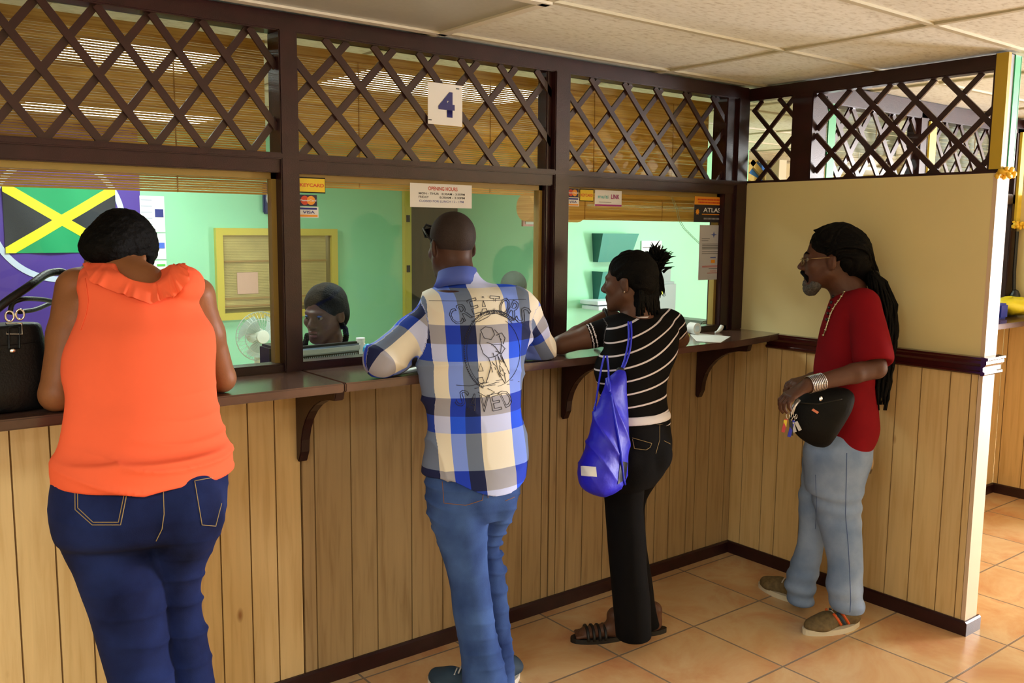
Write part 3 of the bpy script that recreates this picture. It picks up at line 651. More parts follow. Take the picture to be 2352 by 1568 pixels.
# grey wall telephone rack
a = atY(1512, 585, RY-.1); e = atY(1556, 745, RY-.1); gp = mat('grey_plastic', (120, 136, 134), .4)
c = empty('leaflet_rack', (a[0], RY, e[2]), 'tall grey leaflet rack on the mint wall behind the ponytail', 'rack')
for k, (z1_, z0_, dx) in enumerate([(a[2]+.02, a[2]-.12, .0), (a[2]-.10, a[2]-.30, .06), (a[2]-.22, e[2]+.02, .12)]):
    b = MB(); b.box(a[0]-.05, a[0]+.16+dx*.6, RY-.05-.03*k, RY-.0, z0_, z1_); b.build('pocket', gp, c, bevel=.02)
b = MB(); b.box(a[0]-.01, a[0]+.05, RY-.116, RY-.11, a[2]-.32, a[2]-.24); b.build('yellow_leaflet', mat('lime_yellow', (220, 226, 40), .5), c)
a = atY(1565, 732, .9); b = MB(); b.prism([(a[0], a[2]-.06), (a[0]+.03, a[2]-.005), (a[0]+.12, a[2]), (a[0]+.26, a[2]-.02), (a[0]+.29, a[2]-.06)], .75, 1.0); b.box(a[0]+.12, a[0]+.17, .97, 1.0, .42, a[2]-.03); b.box(a[0]-.06, a[0]+.34, .95, 1.4, .42, .50); b.box(a[0]+.12, a[0]+.17, 1.15, 1.2, .0, .43); b.box(a[0]-.08, a[0]+.36, 1.15, 1.2, 0, .03); tag(b.build('office_chair', mat('olive_grey_vinyl', (84, 96, 84), .5), bevel=.008), 'grey-green top of an office chair behind the right window', 'chair')
p = atY(1652, 660, .09)
b = MB(); b.box(p[0]-.01, p[0]+.012, .08, .10, TOPZ, 1.86); struct(b.build('trim_14', bpy.data.materials['ochre_varnished_bead']), 'ochre bead inside the right window')
# things on the counter
sm = mat('receipt_paper', (236, 238, 236), .6)
def sheet(name, pts, z, m, label, cat='paper'):
    b = MB(); n = len(pts); b.raw([(x, y, z) for x, y in pts]+[(x, y, z+.0012) for x, y in pts], [tuple(range(n)), tuple(range(n, 2*n))]+[(k, (k+1) % n, (k+1) % n+n, k+n) for k in range(n)]); return tag(b.build(name, m), label, cat)
P2 = lambda *uv: [tuple(atZ(u, v, TOPZ+.001)[:2]) for u, v in uv]
sheet('paper_slip', P2((1585, 768), (1600, 784), (1655, 787), (1678, 773), (1605, 766)), TOPZ+.001, sm, 'white slips of paper lying on the counter beside the tape roll')
sheet('paper_slip', P2((896, 855), (962, 842), (962, 852), (905, 861)), TOPZ+.001, sm, 'white form on the counter under the plaid sleeve')
q = atZ(1593, 768, TOPZ); b = MB(); n = 24; vs = []
q = q+np.array([0, 0, .030])
for k in range(n):
    a = 2*math.pi*k/n
    for r, y in ((.028, -.022), (.028, .022), (.016, .022), (.016, -.022)): vs.append((q[0]+r*math.cos(a), q[1]+y, q[2]+r*math.sin(a)))
b.raw(vs, [(4*k+j, 4*k+(j+1) % 4, 4*((k+1) % n)+(j+1) % 4, 4*((k+1) % n)+j) for k in range(n) for j in range(4)]); tag(b.build('receipt_roll', sm, smooth=False), 'small white receipt roll standing on the counter near the corner', 'paper roll')
q = atZ(1652, 764, TOPZ); b = MB(); b.tube([(q[0]-.03, q[1], TOPZ+.004), (q[0]-.01, q[1], TOPZ+.006), (q[0]+.01, q[1], TOPZ+.018), (q[0]+.02, q[1], TOPZ+.034)], [.004, .008, .011, .010], 8); tag(b.build('paper_curl', sm, smooth=True), 'curled white paper end on the counter nearest the corner post', 'paper')
q = atZ(1577, 776, TOPZ); b = MB(); b.box(q[0]-.02, q[0]+.015, q[1]-.01, q[1]+.01, TOPZ, TOPZ+.02); tag(b.build('yellow_tape', mat('yellow_tape_plastic', (214, 220, 90), .4), bevel=.004), 'small pale yellow stub beside the receipt roll', 'tape')
# ------------------------------------------------------------------ far bay right of the partition
WY = -.33
gold = mat('yellow_ribbon', (244, 196, 50), .45, var=.12, vscale=20); ygold = mat('mustard_ribbon', (236, 208, 70), .4, var=.08, vscale=8); grn = mat('mint_green_ribbon', (60, 200, 140), .35, coat=.4); grn2 = mat('green_ribbon', (20, 160, 84), .4)
b = boards('b', .10, 2.30, [.3], 0, 1.16, M['panel_y'], pos=WY, thick=.1); wn = struct(b.build('wall_next_bay'))
b = MB(); b.box(2.30, 2.40, -1.25, WY+.1, 1.12, 1.925); wn2 = struct(b.build('wall_far_partition', M['cream']))
boards('b', -1.25, WY, [.16, .12, .14], 0, 1.12, M['panel_y'], axis='x', pos=2.30, off=.05, thick=.06).build('board_panel', None, wn2)
struct(molding(rail, [(2.30, -1.25, 2.30, -.70, -1, 0)], None).build('trim_15', M['wine_s']), 'dark rail on the far partition')
struct(molding(base, [(.10, WY, 2.30, WY, 0, -1), (2.30, -1.25, 2.30, WY, -1, 0)], None).build('baseboard_next_bay', M['wine']))
b = MB(); b.box(.13, 2.30, -.69, WY+.1, TOPZ-.03, TOPZ); tag(b.build('countertop', M['top'], bevel=.004), 'countertop of the far bay beyond the partition, with the yellow bag on it', 'countertop')
beam(16, [(.10, 2.30, WY-.03, WY+.05, LATZ1-.03, CZ-.004), (.10, 2.30, WY-.03, WY+.05, 1.868, LATZ0)], 'dark beams of the far bay screen')
beam(17, [(.10, .17, WY-.03, WY+.05, TOPZ, 2.335)], 'dark post behind the partition screen with green ribbon')
beam(18, [(1.05, 1.13, WY-.03, WY+.05, TOPZ, 2.335)], 'dark post in the far bay screen')
beam(19, [(2.21, 2.30, WY-.03, WY+.05, TOPZ, 2.335), (2.31, 2.39, -1.25, WY, LATZ1, CZ-.004)], 'dark corner post of the far bay')
lattice('lattice_panel', (.17, WY), (1.05, WY), LATZ0, LATZ1-.03, (0, -1), .06, .19, .30, 'far bay lattice seen through the partition screen, left of the yellow ribbon post', w=.028)
lattice('lattice_panel', (1.13, WY), (2.21, WY), LATZ0, LATZ1-.03, (0, -1), .06, .17, .30, 'far bay lattice seen through the partition screen, right of the yellow ribbon post', w=.024)
blind(.18, 1.04, WY+.10, 2.30, 2.12, .022, 'white slatted blind behind the far bay lattice, left bay', 'whiteblind', .9, grp='white slatted blinds of the far bay')
blind(1.14, 2.20, WY+.10, 2.30, 1.98, .022, 'white slatted blind behind the far bay lattice, right bay', 'whiteblind', .9, grp='white slatted blinds of the far bay')
w = MB(); w.box(.17, 2.21, WY+.02, WY+.025, TOPZ, LATZ0+.36); struct(w.build('window_4', M['glass']))
# ribbons on the posts
def ribbon(x0, x1, y0, y1, z0, z1, m, label):
    b = MB(); n = 14
    for (xa, xb, ya, yb_) in [(x0, x1, y0, y0+.003), (x0, x0+.003, y0, y1)]:
        vs = []
        for i in range(n+1):
            z = z0+(z1-z0)*i/n; w_ = .004*math.sin(i*1.9)
            vs += [(xa-.002+w_*0, ya-.002, z), (xb, ya-.002+w_*.5, z), (xb, yb_, z), (xa, yb_, z)]
        b.raw(vs, [(4*i+j, 4*i+(j+1) % 4, 4*i+4+(j+1) % 4, 4*i+4+j) for i in range(n) for j in range(4)])
    return tag(b.build('ribbon', m), label, 'ribbon', 'coloured ribbons wrapped on the screen posts')
b = MB(); b.box(-.004, .02, -1.262, -1.215, 1.94, CZ-.006); tag(b.build('ribbon', mat('olive_gold_ribbon', (190, 160, 44), .45)), 'mustard yellow ribbon running up the left face of the partition end post', 'ribbon', 'coloured ribbons wrapped on the screen posts')
b = MB(); b.box(.048, .098, -1.266, -1.258, 1.945, CZ-.012); b.box(.094, .102, -1.266, -1.22, 1.945, CZ-.012); tag(b.build('ribbon', grn), 'shiny mint green ribbon on the outer face of the partition end post', 'ribbon', 'coloured ribbons wrapped on the screen posts')
b = MB(); b.box(.02, .046, -1.262, -1.252, 1.945, CZ-.012); tag(b.build('ribbon', mat('pale_grey_ribbon', (150, 160, 178), .4)), 'pale grey ribbon strip beside the mint green ribbon', 'ribbon', 'coloured ribbons wrapped on the screen posts')
def bow(c, s, m, label):
    b = MB()
    for k in range(26):
        a = rng.uniform(0, 6.28); p = np.array(c)+np.array([rng.uniform(-.05, .05)*s, rng.uniform(-.03, .03)*s, rng.uniform(-.025, .025)*s])
        b.ball(p, (.014*s+.01*s*rng.random(), .012*s, .010*s+.008*s*rng.random()), 7)
    b.tube([(c[0]-.07*s, c[1], c[2]+.005), (c[0]+.02*s, c[1]-.005, c[2]), (c[0]+.08*s, c[1], c[2]+.004)], .014*s, 8)
    return tag(b.build('ribbon_bow', m, smooth=True), label, 'bow', 'yellow ribbon bows')
bow((.03, -1.268, 1.925), .75, gold, 'crumpled yellow ribbon tied round the top of the cream partition end')
b = MB(); b.box(.175, .235, WY-.036, WY-.03, TOPZ, 2.30); tag(b.build('ribbon', grn2), 'bright green ribbon on the post seen through the partition lattice', 'ribbon', 'coloured ribbons wrapped on the screen posts')
b = MB(); b.box(1.13, 1.20, WY-.04, WY-.03, 1.90, 2.29); tag(b.build('ribbon', ygold), 'pale yellow ribbon on the far bay post seen through the lattice', 'ribbon', 'coloured ribbons wrapped on the screen posts')
b = MB(); b.box(2.245, 2.30, WY-.045, WY-.03, 1.75, 2.31); tag(b.build('ribbon', ygold), 'pale yellow ribbon at the right edge beyond the partition', 'ribbon', 'coloured ribbons wrapped on the screen posts')
bow((2.25, WY-.06, 1.74), .8, gold, 'yellow ribbon bow at the right edge, lower end of the far ribbon')
b = MB(); b.tube([(2.26, WY-.05, 1.70), (2.262, WY-.05, 1.45), (2.255, WY-.06, 1.33)], .011, 8); b.ball((2.25, WY-.07, 1.27), (.035, .035, .07)); tag(b.build('pole_sleeve', blkp), 'black pole and base standing in the far corner right of the partition', 'pole')
b = MB(); b.ball((0, 0, 0), 1); bagm = mat('bright_yellow_plastic', (240, 222, 40), .4, coat=.3)
b = MB(); vs = []; n = 20
for i in range(n//2+1):
    th = math.pi*i/(n//2)
    for k in range(n):
        a = 2*math.pi*k/n; r = 1+.10*math.sin(5*a+i)+.07*math.sin(9*a)
        vs.append((1.98+.17*r*math.sin(th)*math.cos(a), -.50+.12*r*math.sin(th)*math.sin(a), TOPZ+.062+.052*r*math.cos(th)))
b.raw(vs, [(i*n+k, (i+1)*n+k, (i+1)*n+(k+1) % n, i*n+(k+1) % n) for i in range(n//2) for k in range(n)]); tag(b.build('carrier_bag', bagm, smooth=True), 'crumpled yellow plastic bag on the far counter at the right edge', 'bag')
b = MB(); b.box(1.70, 1.80, -.56, -.44, TOPZ, TOPZ+.09); tag(b.build('blue_box', mat('blue_box_card', (30, 50, 170), .5), bevel=.01), 'dark blue box beside the yellow bag', 'box')
# next office seen high through the partition lattice
fyel = mat('straw_frame', (206, 186, 110), .5)
c = empty('framed_poster', (2.6, 2.85, 1.9), 'blue poster in straw coloured frames in the far office', 'poster')
b = MB()
for (u0, v0, u1, v1) in [(1708, 352, 1760, 412), (1745, 350, 1712, 395), (1700, 395, 1740, 418)]:
    b.obox(atY(u0, v0, 2.85), atY(u1, v1, 2.85), .06, .03, (0, 1, 0))
b.build('frame', fyel, c)
b = MB(); a = atY(1722, 372, 2.88); e = atY(1768, 416, 2.88); b.box(a[0], e[0], 2.87, 2.89, e[2], a[2]); b.build('poster_sheet', mat('sky_blue_poster', (60, 130, 220), .5), c)
a = atY(1772, 345, 2.7); b = MB(); b.box(a[0], a[0]+.12, 2.6, 2.75, 0, a[2]+.02); tag(b.build('white_column', mat('white_gloss', (226, 222, 200), .4)), 'narrow white column in the far office seen through the small lattice', 'column')
b = MB()
for (pts) in [[(1705, 282), (1760, 283), (1812, 292)], [(1712, 325), (1760, 320), (1812, 320)], [(1780, 300), (1800, 310), (1815, 318)], [(1906, 303), (1950, 312), (1990, 330)]]:
    b.tube([atY(u, v, 2.2) for u, v in pts], .006, 5)
tag(b.build('hanging_cable', blkp), 'thin black cables strung under the far office ceiling', 'cable')
a = atY(1905, 380, 1.6); b = MB(); b.ball((a[0]+.45, 1.6, a[2]-.02), (.42, .2, .035), 20); b.tube([(a[0]+.45, 1.6, a[2]), (a[0]+.45, 1.6, CZ)], .004, 5); tag(b.build('reflection_oval', mat('bright_white_reflection', (240, 244, 255), .4)), 'long white oval standing in for a bright reflection seen through the partition lattice near its bottom', 'reflection stand-in')  # white solid added in place of a bright oval reflection, its cable added too
a = atY(1720, 350, 2.85); b = MB(); b.box(2.9, 5.6, 2.6, 2.9, 2.02, 2.06); tag(b.build('wall_shelf', M['panel_y']), 'long wooden shelf in the far office high on the wall', 'shelf')
# ================================================================== figures: smooth solids from distance fields
class Prim:
    pass
def rc(p0, p1, r0, r1=None, k=None, s=(1, 1, 1)):
    q = Prim(); q.p0 = np.array(p0, np.float32); q.p1 = np.array(p1, np.float32); q.r0 = r0; q.r1 = r0 if r1 is None else r1; q.k = k
    m = max(q.r0, q.r1); q.lo = np.minimum(q.p0, q.p1)-m; q.hi = np.maximum(q.p0, q.p1)+m
    def f(X, Y, Z):
        ba = q.p1-q.p0; L = float(ba@ba)+1e-9; px, py, pz = X-q.p0[0], Y-q.p0[1], Z-q.p0[2]
        t = np.clip((px*ba[0]+py*ba[1]+pz*ba[2])/L, 0, 1)
        return np.sqrt((px-t*ba[0])**2+(py-t*ba[1])**2+(pz-t*ba[2])**2)-(q.r0+(q.r1-q.r0)*t)
    q.f = f; return q
def el(c, r, Rm=None, k=None):
    q = Prim(); c = np.array(c, np.float32); r = np.array(r, np.float32); Rm = np.eye(3) if Rm is None else Rm; q.k = k
    ext = np.sqrt(((np.abs(Rm)*r)**2).sum(1)); q.lo = c-ext; q.hi = c+ext
    def f(X, Y, Z):
        px, py, pz = X-c[0], Y-c[1], Z-c[2]
        a = [(px*Rm[0, i]+py*Rm[1, i]+pz*Rm[2, i]) for i in range(3)]
        k0 = np.sqrt(sum((a[i]/r[i])**2 for i in range(3))); k1 = np.sqrt(sum((a[i]/r[i]**2)**2 for i in range(3)))
        return k0*(k0-1)/np.maximum(k1, 1e-6)
    q.f = f; return q
def loft(st, ex, k=None, grow=0., cap=.012, pw=2.0):
    """st rows: (z, cx, cy, a, b): horizontal ellipses, half axis a along ex, b across; smooth between rows"""
    st = np.array(sorted(st), float); ex = np.array(ex[:2], float); ex /= np.linalg.norm(ex); ey = np.array([-ex[1], ex[0]]); q = Prim(); q.k = k
    m = max(st[:, 3].max(), st[:, 4].max())+grow
    q.lo = np.array([st[:, 1].min()-m, st[:, 2].min()-m, st[0, 0]-.01]); q.hi = np.array([st[:, 1].max()+m, st[:, 2].max()+m, st[-1, 0]+.01])
    def interp(z, c):
        zs = st[:, 0]; vs = st[:, c]; i = np.clip(np.searchsorted(zs, z)-1, 0, len(zs)-2)
        mm = np.gradient(vs, zs) if len(zs) > 2 else np.full(len(zs), (vs[1]-vs[0])/(zs[1]-zs[0]))
        h = zs[i+1]-zs[i]; t = np.clip((z-zs[i])/h, 0, 1)
        return (2*t**3-3*t**2+1)*vs[i]+(t**3-2*t**2+t)*h*mm[i]+(-2*t**3+3*t**2)*vs[i+1]+(t**3-t**2)*h*mm[i+1]
    def f(X, Y, Z):
        z = Z.ravel(); cx = interp(z, 1).reshape(Z.shape); cy = interp(z, 2).reshape(Z.shape); a = interp(z, 3).reshape(Z.shape)+grow; b_ = interp(z, 4).reshape(Z.shape)+grow
        dx, dy = X-cx, Y-cy; u = dx*ex[0]+dy*ex[1]; v = dx*ey[0]+dy*ey[1]
        k0 = (np.abs(u/a)**pw+np.abs(v/b_)**pw)**(1/pw); k1 = np.sqrt((u/a**2)**2+(v/b_**2)**2)
        d = np.where(k1 > 1e-6, k0*(k0-1)/np.maximum(k1, 1e-6), -np.minimum(a, b_))
        c_ = np.maximum(st[0, 0]-Z, Z-st[-1, 0])
        return smax(d, c_+0*d, cap)
    q.f = f; return q
def smin(a, b, k):
    if k <= 0: return np.minimum(a, b)
    h = np.maximum(k-np.abs(a-b), 0)/k; return np.minimum(a, b)-h*h*k*.25
def smax(a, b, k): return -smin(-a, -b, k)
class Field:
    def __init__(s, lo, hi, h):
        s.h = h; s.lo = np.array(lo, float)-3*h; n = np.ceil((np.array(hi)+3*h-s.lo)/h).astype(int)+1; s.n = n
        s.ax = [(s.lo[i]+h*np.arange(n[i])).astype(np.float32) for i in range(3)]; s.d = np.full(tuple(n), .2, np.float32)
    def win(s, lo, hi):
        a = [max(0, int((lo[i]-s.lo[i])/s.h)) for i in range(3)]; b = [min(s.n[i], int((hi[i]-s.lo[i])/s.h)+2) for i in range(3)]
        sl = tuple(slice(a[i], max(a[i], b[i])) for i in range(3))
        return sl, s.ax[0][sl[0]][:, None, None], s.ax[1][sl[1]][None, :, None], s.ax[2][sl[2]][None, None, :]
    def add(s, p, k=.02):
        k = p.k if p.k is not None else k; pad = k+3*s.h
        sl, X, Y, Z = s.win(p.lo-pad, p.hi+pad)
        if s.d[sl].size: s.d[sl] = smin(s.d[sl], p.f(X, Y, Z), k).astype(np.float32)
        return s
    def cut(s, p, k=.006):
        k = p.k if p.k is not None else k; pad = k+3*s.h
        sl, X, Y, Z = s.win(p.lo-pad, p.hi+pad)
        if s.d[sl].size: s.d[sl] = smax(s.d[sl], -p.f(X, Y, Z), k).astype(np.float32)
        return s
    def plane(s, n, c, k=.004):
        """keep n.p <= c"""
        X, Y, Z = s.ax[0][:, None, None], s.ax[1][None, :, None], s.ax[2][None, None, :]
        s.d = smax(s.d, (n[0]*X+n[1]*Y+n[2]*Z-c).astype(np.float32), k).astype(np.float32); return s
    def clipf(s, fn, k=.004):
        X, Y, Z = s.ax[0][:, None, None], s.ax[1][None, :, None], s.ax[2][None, None, :]
        s.d = smax(s.d, fn(X, Y, Z).astype(np.float32), k).astype(np.float32); return s
    def mesh(s, relax=1):
        d = s.d; d[0] = d[-1] = .1; d[:, 0] = d[:, -1] = .1; d[:, :, 0] = d[:, :, -1] = .1
        ins = d < 0; nx, ny, nz = d.shape; cnt = np.zeros((nx-1, ny-1, nz-1), np.int8)
        for i in (0, 1):
            for j in (0, 1):
                for k in (0, 1): cnt += ins[i:nx-1+i, j:ny-1+j, k:nz-1+k]
        I = np.argwhere((cnt > 0) & (cnt < 8)); idx = np.full(cnt.shape, -1, np.int32); idx[I[:, 0], I[:, 1], I[:, 2]] = np.arange(len(I))
        C8 = [(i, j, k) for i in (0, 1) for j in (0, 1) for k in (0, 1)]; val = {c: d[I[:, 0]+c[0], I[:, 1]+c[1], I[:, 2]+c[2]] for c in C8}
        acc = np.zeros((len(I), 3)); n_ = np.zeros(len(I))
        for a in C8:
            for ax in range(3):
                if a[ax] == 0:
                    b_ = list(a); b_[ax] = 1; b_ = tuple(b_); va, vb = val[a], val[b_]; m = (va < 0) != (vb < 0)
                    t = np.where(m, va/np.where(m, va-vb, 1), 0); p = np.tile(np.array(a, float), (len(I), 1)); p[:, ax] = t
                    acc += p*m[:, None]; n_ += m
        V = (I+acc/n_[:, None])*s.h+s.lo; Fs = []
        for ax in range(3):
            u, v = (ax+1) % 3, (ax+2) % 3
            sa = [slice(1, -1)]*3; sa[ax] = slice(0, -1); sb = list(sa); sb[ax] = slice(1, None)
            A = ins[tuple(sa)]; B_ = ins[tuple(sb)]; E_ = np.argwhere(A != B_)
            if not len(E_): continue
            flip = A[E_[:, 0], E_[:, 1], E_[:, 2]]; off = np.ones(3, int); off[ax] = 0; E_ = E_+off
            def at(du, dv):
                q = E_.copy(); q[:, u] -= du; q[:, v] -= dv; return idx[q[:, 0], q[:, 1], q[:, 2]]
            Q = np.stack([at(1, 1), at(0, 1), at(0, 0), at(1, 0)], 1); Q[~flip] = Q[~flip][:, ::-1]; Fs.append(Q)
        Q = np.concatenate(Fs)
        for _ in range(relax):
            S_ = np.zeros_like(V); N_ = np.zeros(len(V))
            for a in range(4):
                for b_ in (1, 3):
                    np.add.at(S_, Q[:, a], V[Q[:, (a+b_) % 4]]); np.add.at(N_, Q[:, a], 1)
            V = V*.5+.5*S_/N_[:, None]
        return V, Q
def grid_mesh(name, V, Q, m, parent=None, wr=None):
    me = bpy.data.meshes.new(name); me.vertices.add(len(V)); me.loops.add(Q.size); me.polygons.add(len(Q))
    if wr is not None:
        # fabric folds: push along vertex normals
        n = np.zeros_like(V); fn = np.cross(V[Q[:, 2]]-V[Q[:, 0]], V[Q[:, 3]]-V[Q[:, 1]])
        for a in range(4): np.add.at(n, Q[:, a], fn)
        n /= np.linalg.norm(n, axis=1)[:, None]+1e-9; V = V+n*wr(V)[:, None]
    me.vertices.foreach_set('co', V.ravel().astype(np.float32)); me.loops.foreach_set('vertex_index', Q.ravel().astype(np.int32))
    me.polygons.foreach_set('loop_start', (np.arange(len(Q))*4).astype(np.int32)); me.polygons.foreach_set('loop_total', np.full(len(Q), 4, np.int32))
    me.polygons.foreach_set('use_smooth', np.ones(len(Q), bool)); me.update(calc_edges=True); me.validate()
    for x in (m if isinstance(m, list) else [m]): me.materials.append(x)
    return link(bpy.data.objects.new(name, me), parent), V, Q
def solid(name, prims, m, h=.005, k=.02, cuts=(), post=None, parent=None, wr=None, relax=1, pre=((), ())):
    lo = np.min([p.lo for p in prims], 0); hi = np.max([p.hi for p in list(prims)+list(pre[0])], 0); lo = np.min([p.lo for p in list(prims)+list(pre[0])], 0); f = Field(lo, hi, h)
    for p in pre[0]: f.add(p, k)
    for c in pre[1]: f.cut(c)
    for p in prims: f.add(p, k)
    for c in cuts: f.cut(c)
    if post: post(f)
    V, Q = f.mesh(relax); return grid_mesh(name, V, Q, m, parent, wr)
def bvh(V, Q): return BVHTree.FromPolygons([tuple(v) for v in V.tolist()], [tuple(q) for q in Q.tolist()])
def onto(B, u, v, off=.002):
    """point where the sight line meets a solid, lifted off its surface"""
    o = Vector(CP); d = Vector(ray(u, v)).normalized(); loc, nrm, i, t = B.ray_cast(o, d)
    if loc is None: return None
    if nrm.dot(d) > 0: nrm = -nrm
    return np.array(loc+nrm*off)
def seam(B, uv, r, m, name, parent, off=.001, n=10, dash=0):
    pts = []
    for (a, c) in zip(uv[:-1], uv[1:]):
        for i in range(n):
            p = onto(B, a[0]+(c[0]-a[0])*i/n, a[1]+(c[1]-a[1])*i/n, off)
            if p is not None: pts.append(p)
    if len(pts) > 1:
        b = MB(); b.tube(pts, r, 5); return b.build(name, m, parent, smooth=True)
def ax(phi): return np.array([math.cos(phi), -math.sin(phi), 0.]), np.array([math.sin(phi), math.cos(phi), 0.])
def rows(rs, D, phi, q=.62, shrink=0.):
    """silhouette rows (v, uL, uR[, D[, q]]) at distance D -> loft stations for a body turned by phi"""
    ex, ey = ax(phi); out = []
    for r in rs:
        v, a, c = r[:3]; Dd = r[3] if len(r) > 3 and r[3] else D; qq = r[4] if len(r) > 4 else q
        L, R_ = dep(a, v, Dd), dep(c, v, Dd); cen = (L+R_)/2; half = np.linalg.norm(R_-L)/2
        th = YAW+math.atan(((a+c)/2-1176)/FPX)-phi
        A = half/math.sqrt(math.cos(th)**2+(qq*math.sin(th))**2)-shrink
        out.append((cen[2], cen[0], cen[1], A, A*qq))
    return out
def frame(phi, pitch=0., roll=0.):
    """local axes: x right, y facing, z up; pitch > 0 looks down, roll > 0 tips to its right"""
    return np.array(Matrix.Rotation(-phi, 3, 'Z') @ Matrix.Rotation(-pitch, 3, 'X') @ Matrix.Rotation(roll, 3, 'Y'))
def head_prims(c, Fm, s=1., jaw=1., neck_to=None, neck_r=.056):
    P = lambda x, y, z: np.array(c)+Fm@np.array([x, y, z])*s
    p = [el(P(0, -.012, .03), np.array([.074, .096, .086])*s, Fm), el(P(0, .032, -.035), np.array([.058*jaw, .062, .076])*s, Fm, k=.03)]
    for q in (-1, 1):
        p += [rc(P(.055*q*jaw, 0, -.05), P(.020*q, .068, -.096), .018*s, .014*s, k=.03), el(P(.038*q, .062, -.022), np.array([.022, .022, .020])*s, Fm, k=.02),
              rc(P(.008*q, .088, .020), P(.040*q, .072, .020), .010*s, .008*s, k=.012), el(P(.013*q, .098, -.034), np.array([.011, .012, .009])*s, Fm, k=.006)]
    p += [el(P(0, .070, -.098), np.array([.026, .020, .018])*s, Fm, k=.02), rc(P(0, .084, .012), P(0, .110, -.028), .009*s, .012*s, k=.010),
          rc(P(-.018, .088, -.060), P(.018, .088, -.060), .0085*s, k=.006), rc(P(-.014, .086, -.074), P(.014, .086, -.074), .0090*s, k=.006)]
    cuts = [el(P(.031*q, .098, .001), np.array([.016, .014, .009])*s, Fm, k=.010) for q in (-1, 1)]+[el(P(0, .102, -.067), np.array([.022, .010, .0022])*s, Fm, k=.003)]
    for q in (-1, 1):
        E_ = Fm@np.array(Matrix.Rotation(q*.35, 3, 'Z')@Matrix.Rotation(-.2, 3, 'X'))
        p += [el(P(.078*q, -.012, -.008), np.array([.008, .020, .032])*s, E_, k=.006), rc(P(.082*q, -.024, .014), P(.084*q, -.020, -.016), .0055*s, k=.004)]
        cuts += [el(P(.089*q, -.008, -.004), np.array([.006, .009, .016])*s, E_, k=.004)]
    if neck_to is not None: p += [rc(P(0, -.022, -.05), neck_to, neck_r*s*.98, neck_r*1.08, k=.03)]
    return p, cuts, P
def hand_prims(w, d, n, side=1, curl=.5, L=.185, th=.6, spread=.12, curls=None):
    """wrist w, direction d, palm normal n (palm side), thumb towards side*(d x n)"""
    w, d, n = [np.array(a, float) for a in (w, d, n)]; d /= np.linalg.norm(d); n -= d*(n@d); n /= np.linalg.norm(n); s_ = np.cross(d, n)*side; p = []
    sc = L/.185
    for i, (o, fl) in enumerate([(.030, .070), (.010, .080), (-.010, .074), (-.029, .058)]):
        kn = w+d*(.088-.004*abs(i-1))*sc+s_*o*sc; p.append(rc(w+s_*o*.45*sc+d*.012, kn, .0135*sc, .0105*sc, k=.016))
        dd = d+s_*spread*(1.2-i*.8); dd /= np.linalg.norm(dd); q = kn; r = .0092*sc; c = (curls[i] if curls else curl)
        for j, f_ in enumerate((.45, .30, .25)):
            an = c*(.55 if j == 0 else 1.0)*(j+1)*.62; v = dd*math.cos(an)+n*math.sin(an); e = q+v*fl*f_*sc; p.append(rc(q, e, r, r*.9, k=.003 if j else .006)); q = e; r *= .9
    a0 = w+d*.022*sc+s_*.022*sc; a1 = a0+(d*.55+s_*.75+n*th*.5)*.042*sc; a2 = a1+(d*.85+s_*.30+n*th*.7)*.032*sc; a3 = a2+(d*.95+s_*.05+n*th*.8)*.026*sc
    p += [rc(a0, a1, .0145*sc, .0115*sc, k=.012), rc(a1, a2, .0110*sc, .0100*sc, k=.004), rc(a2, a3, .0100*sc, .0085*sc, k=.004)]
    return p
def nz(V, s, seed=0.):
    """smooth pseudo noise for folds"""
    x, y, z = V[:, 0]*s+seed, V[:, 1]*s+seed*1.7, V[:, 2]*s+seed*.6
    return (np.sin(x*1.3+1.7*np.sin(y*.9+z*.7))+np.sin(y*1.7+1.3*np.sin(z*1.1+x*.6)+2)+np.sin(z*1.5+1.5*np.sin(x*.8-y*.5)+4))/3
def skin(name, c, rough=.5): 
    return mat(name, c, rough, spec=.35, var=.10, vscale=12, bump=.08, bscale=220)
def denim(name, c1, c2, wear=.5):
    nt = NT(name); tc = nt.n('ShaderNodeTexCoord')
    no = nt.n('ShaderNodeTexNoise', i_Scale=7.0, i_Detail=6.0); nt.l(tc.outputs['Object'], no.inputs['Vector'])
    r = ramp(nt, [(.32, srgb(c1)), (.68, srgb(c2))]); nt.l(no.outputs[0], r.inputs[0])
    w = nt.n('ShaderNodeTexNoise', i_Scale=420.0, i_Detail=2.0); nt.l(tc.outputs['Object'], w.inputs['Vector'])
    mx = nt.n('ShaderNodeMix', data_type='RGBA', blend_type='MULTIPLY'); mx.inputs[0].default_value = .12; nt.l(r.outputs[0], mx.inputs[6]); nt.l(w.outputs[0], mx.inputs[7])
    g = nt.n('ShaderNodeBrightContrast'); g.inputs['Bright'].default_value = 0; nt.l(mx.outputs[2], g.inputs[0]); nt.l(g.outputs[0], nt.b.inputs['Base Color'])
    bp = nt.n('ShaderNodeBump', i_Strength=.25, i_Distance=.002); nt.l(w.outputs[0], bp.inputs['Height']); nt.l(bp.outputs[0], nt.b.inputs['Normal']); nt.b.inputs['Roughness'].default_value = .9; nt.b.inputs['Specular IOR Level'].default_value = .15
    return nt.m
eyew = mat('eye_white', (130, 118, 108), .4); iris = mat('dark_iris', (30, 20, 16), .15)
def eyes(P, Fm, parent, s=1.):
    for q in (-1, 1):
        b = MB(); b.ball(P(.031*q, .0745, .001), .0125*s, 14); b.build('eye', eyew, parent, smooth=True)
        b = MB(); b.ball(P(.031*q, .0825, .001), .0064*s, 10); b.build('pupil', iris, parent, smooth=True)
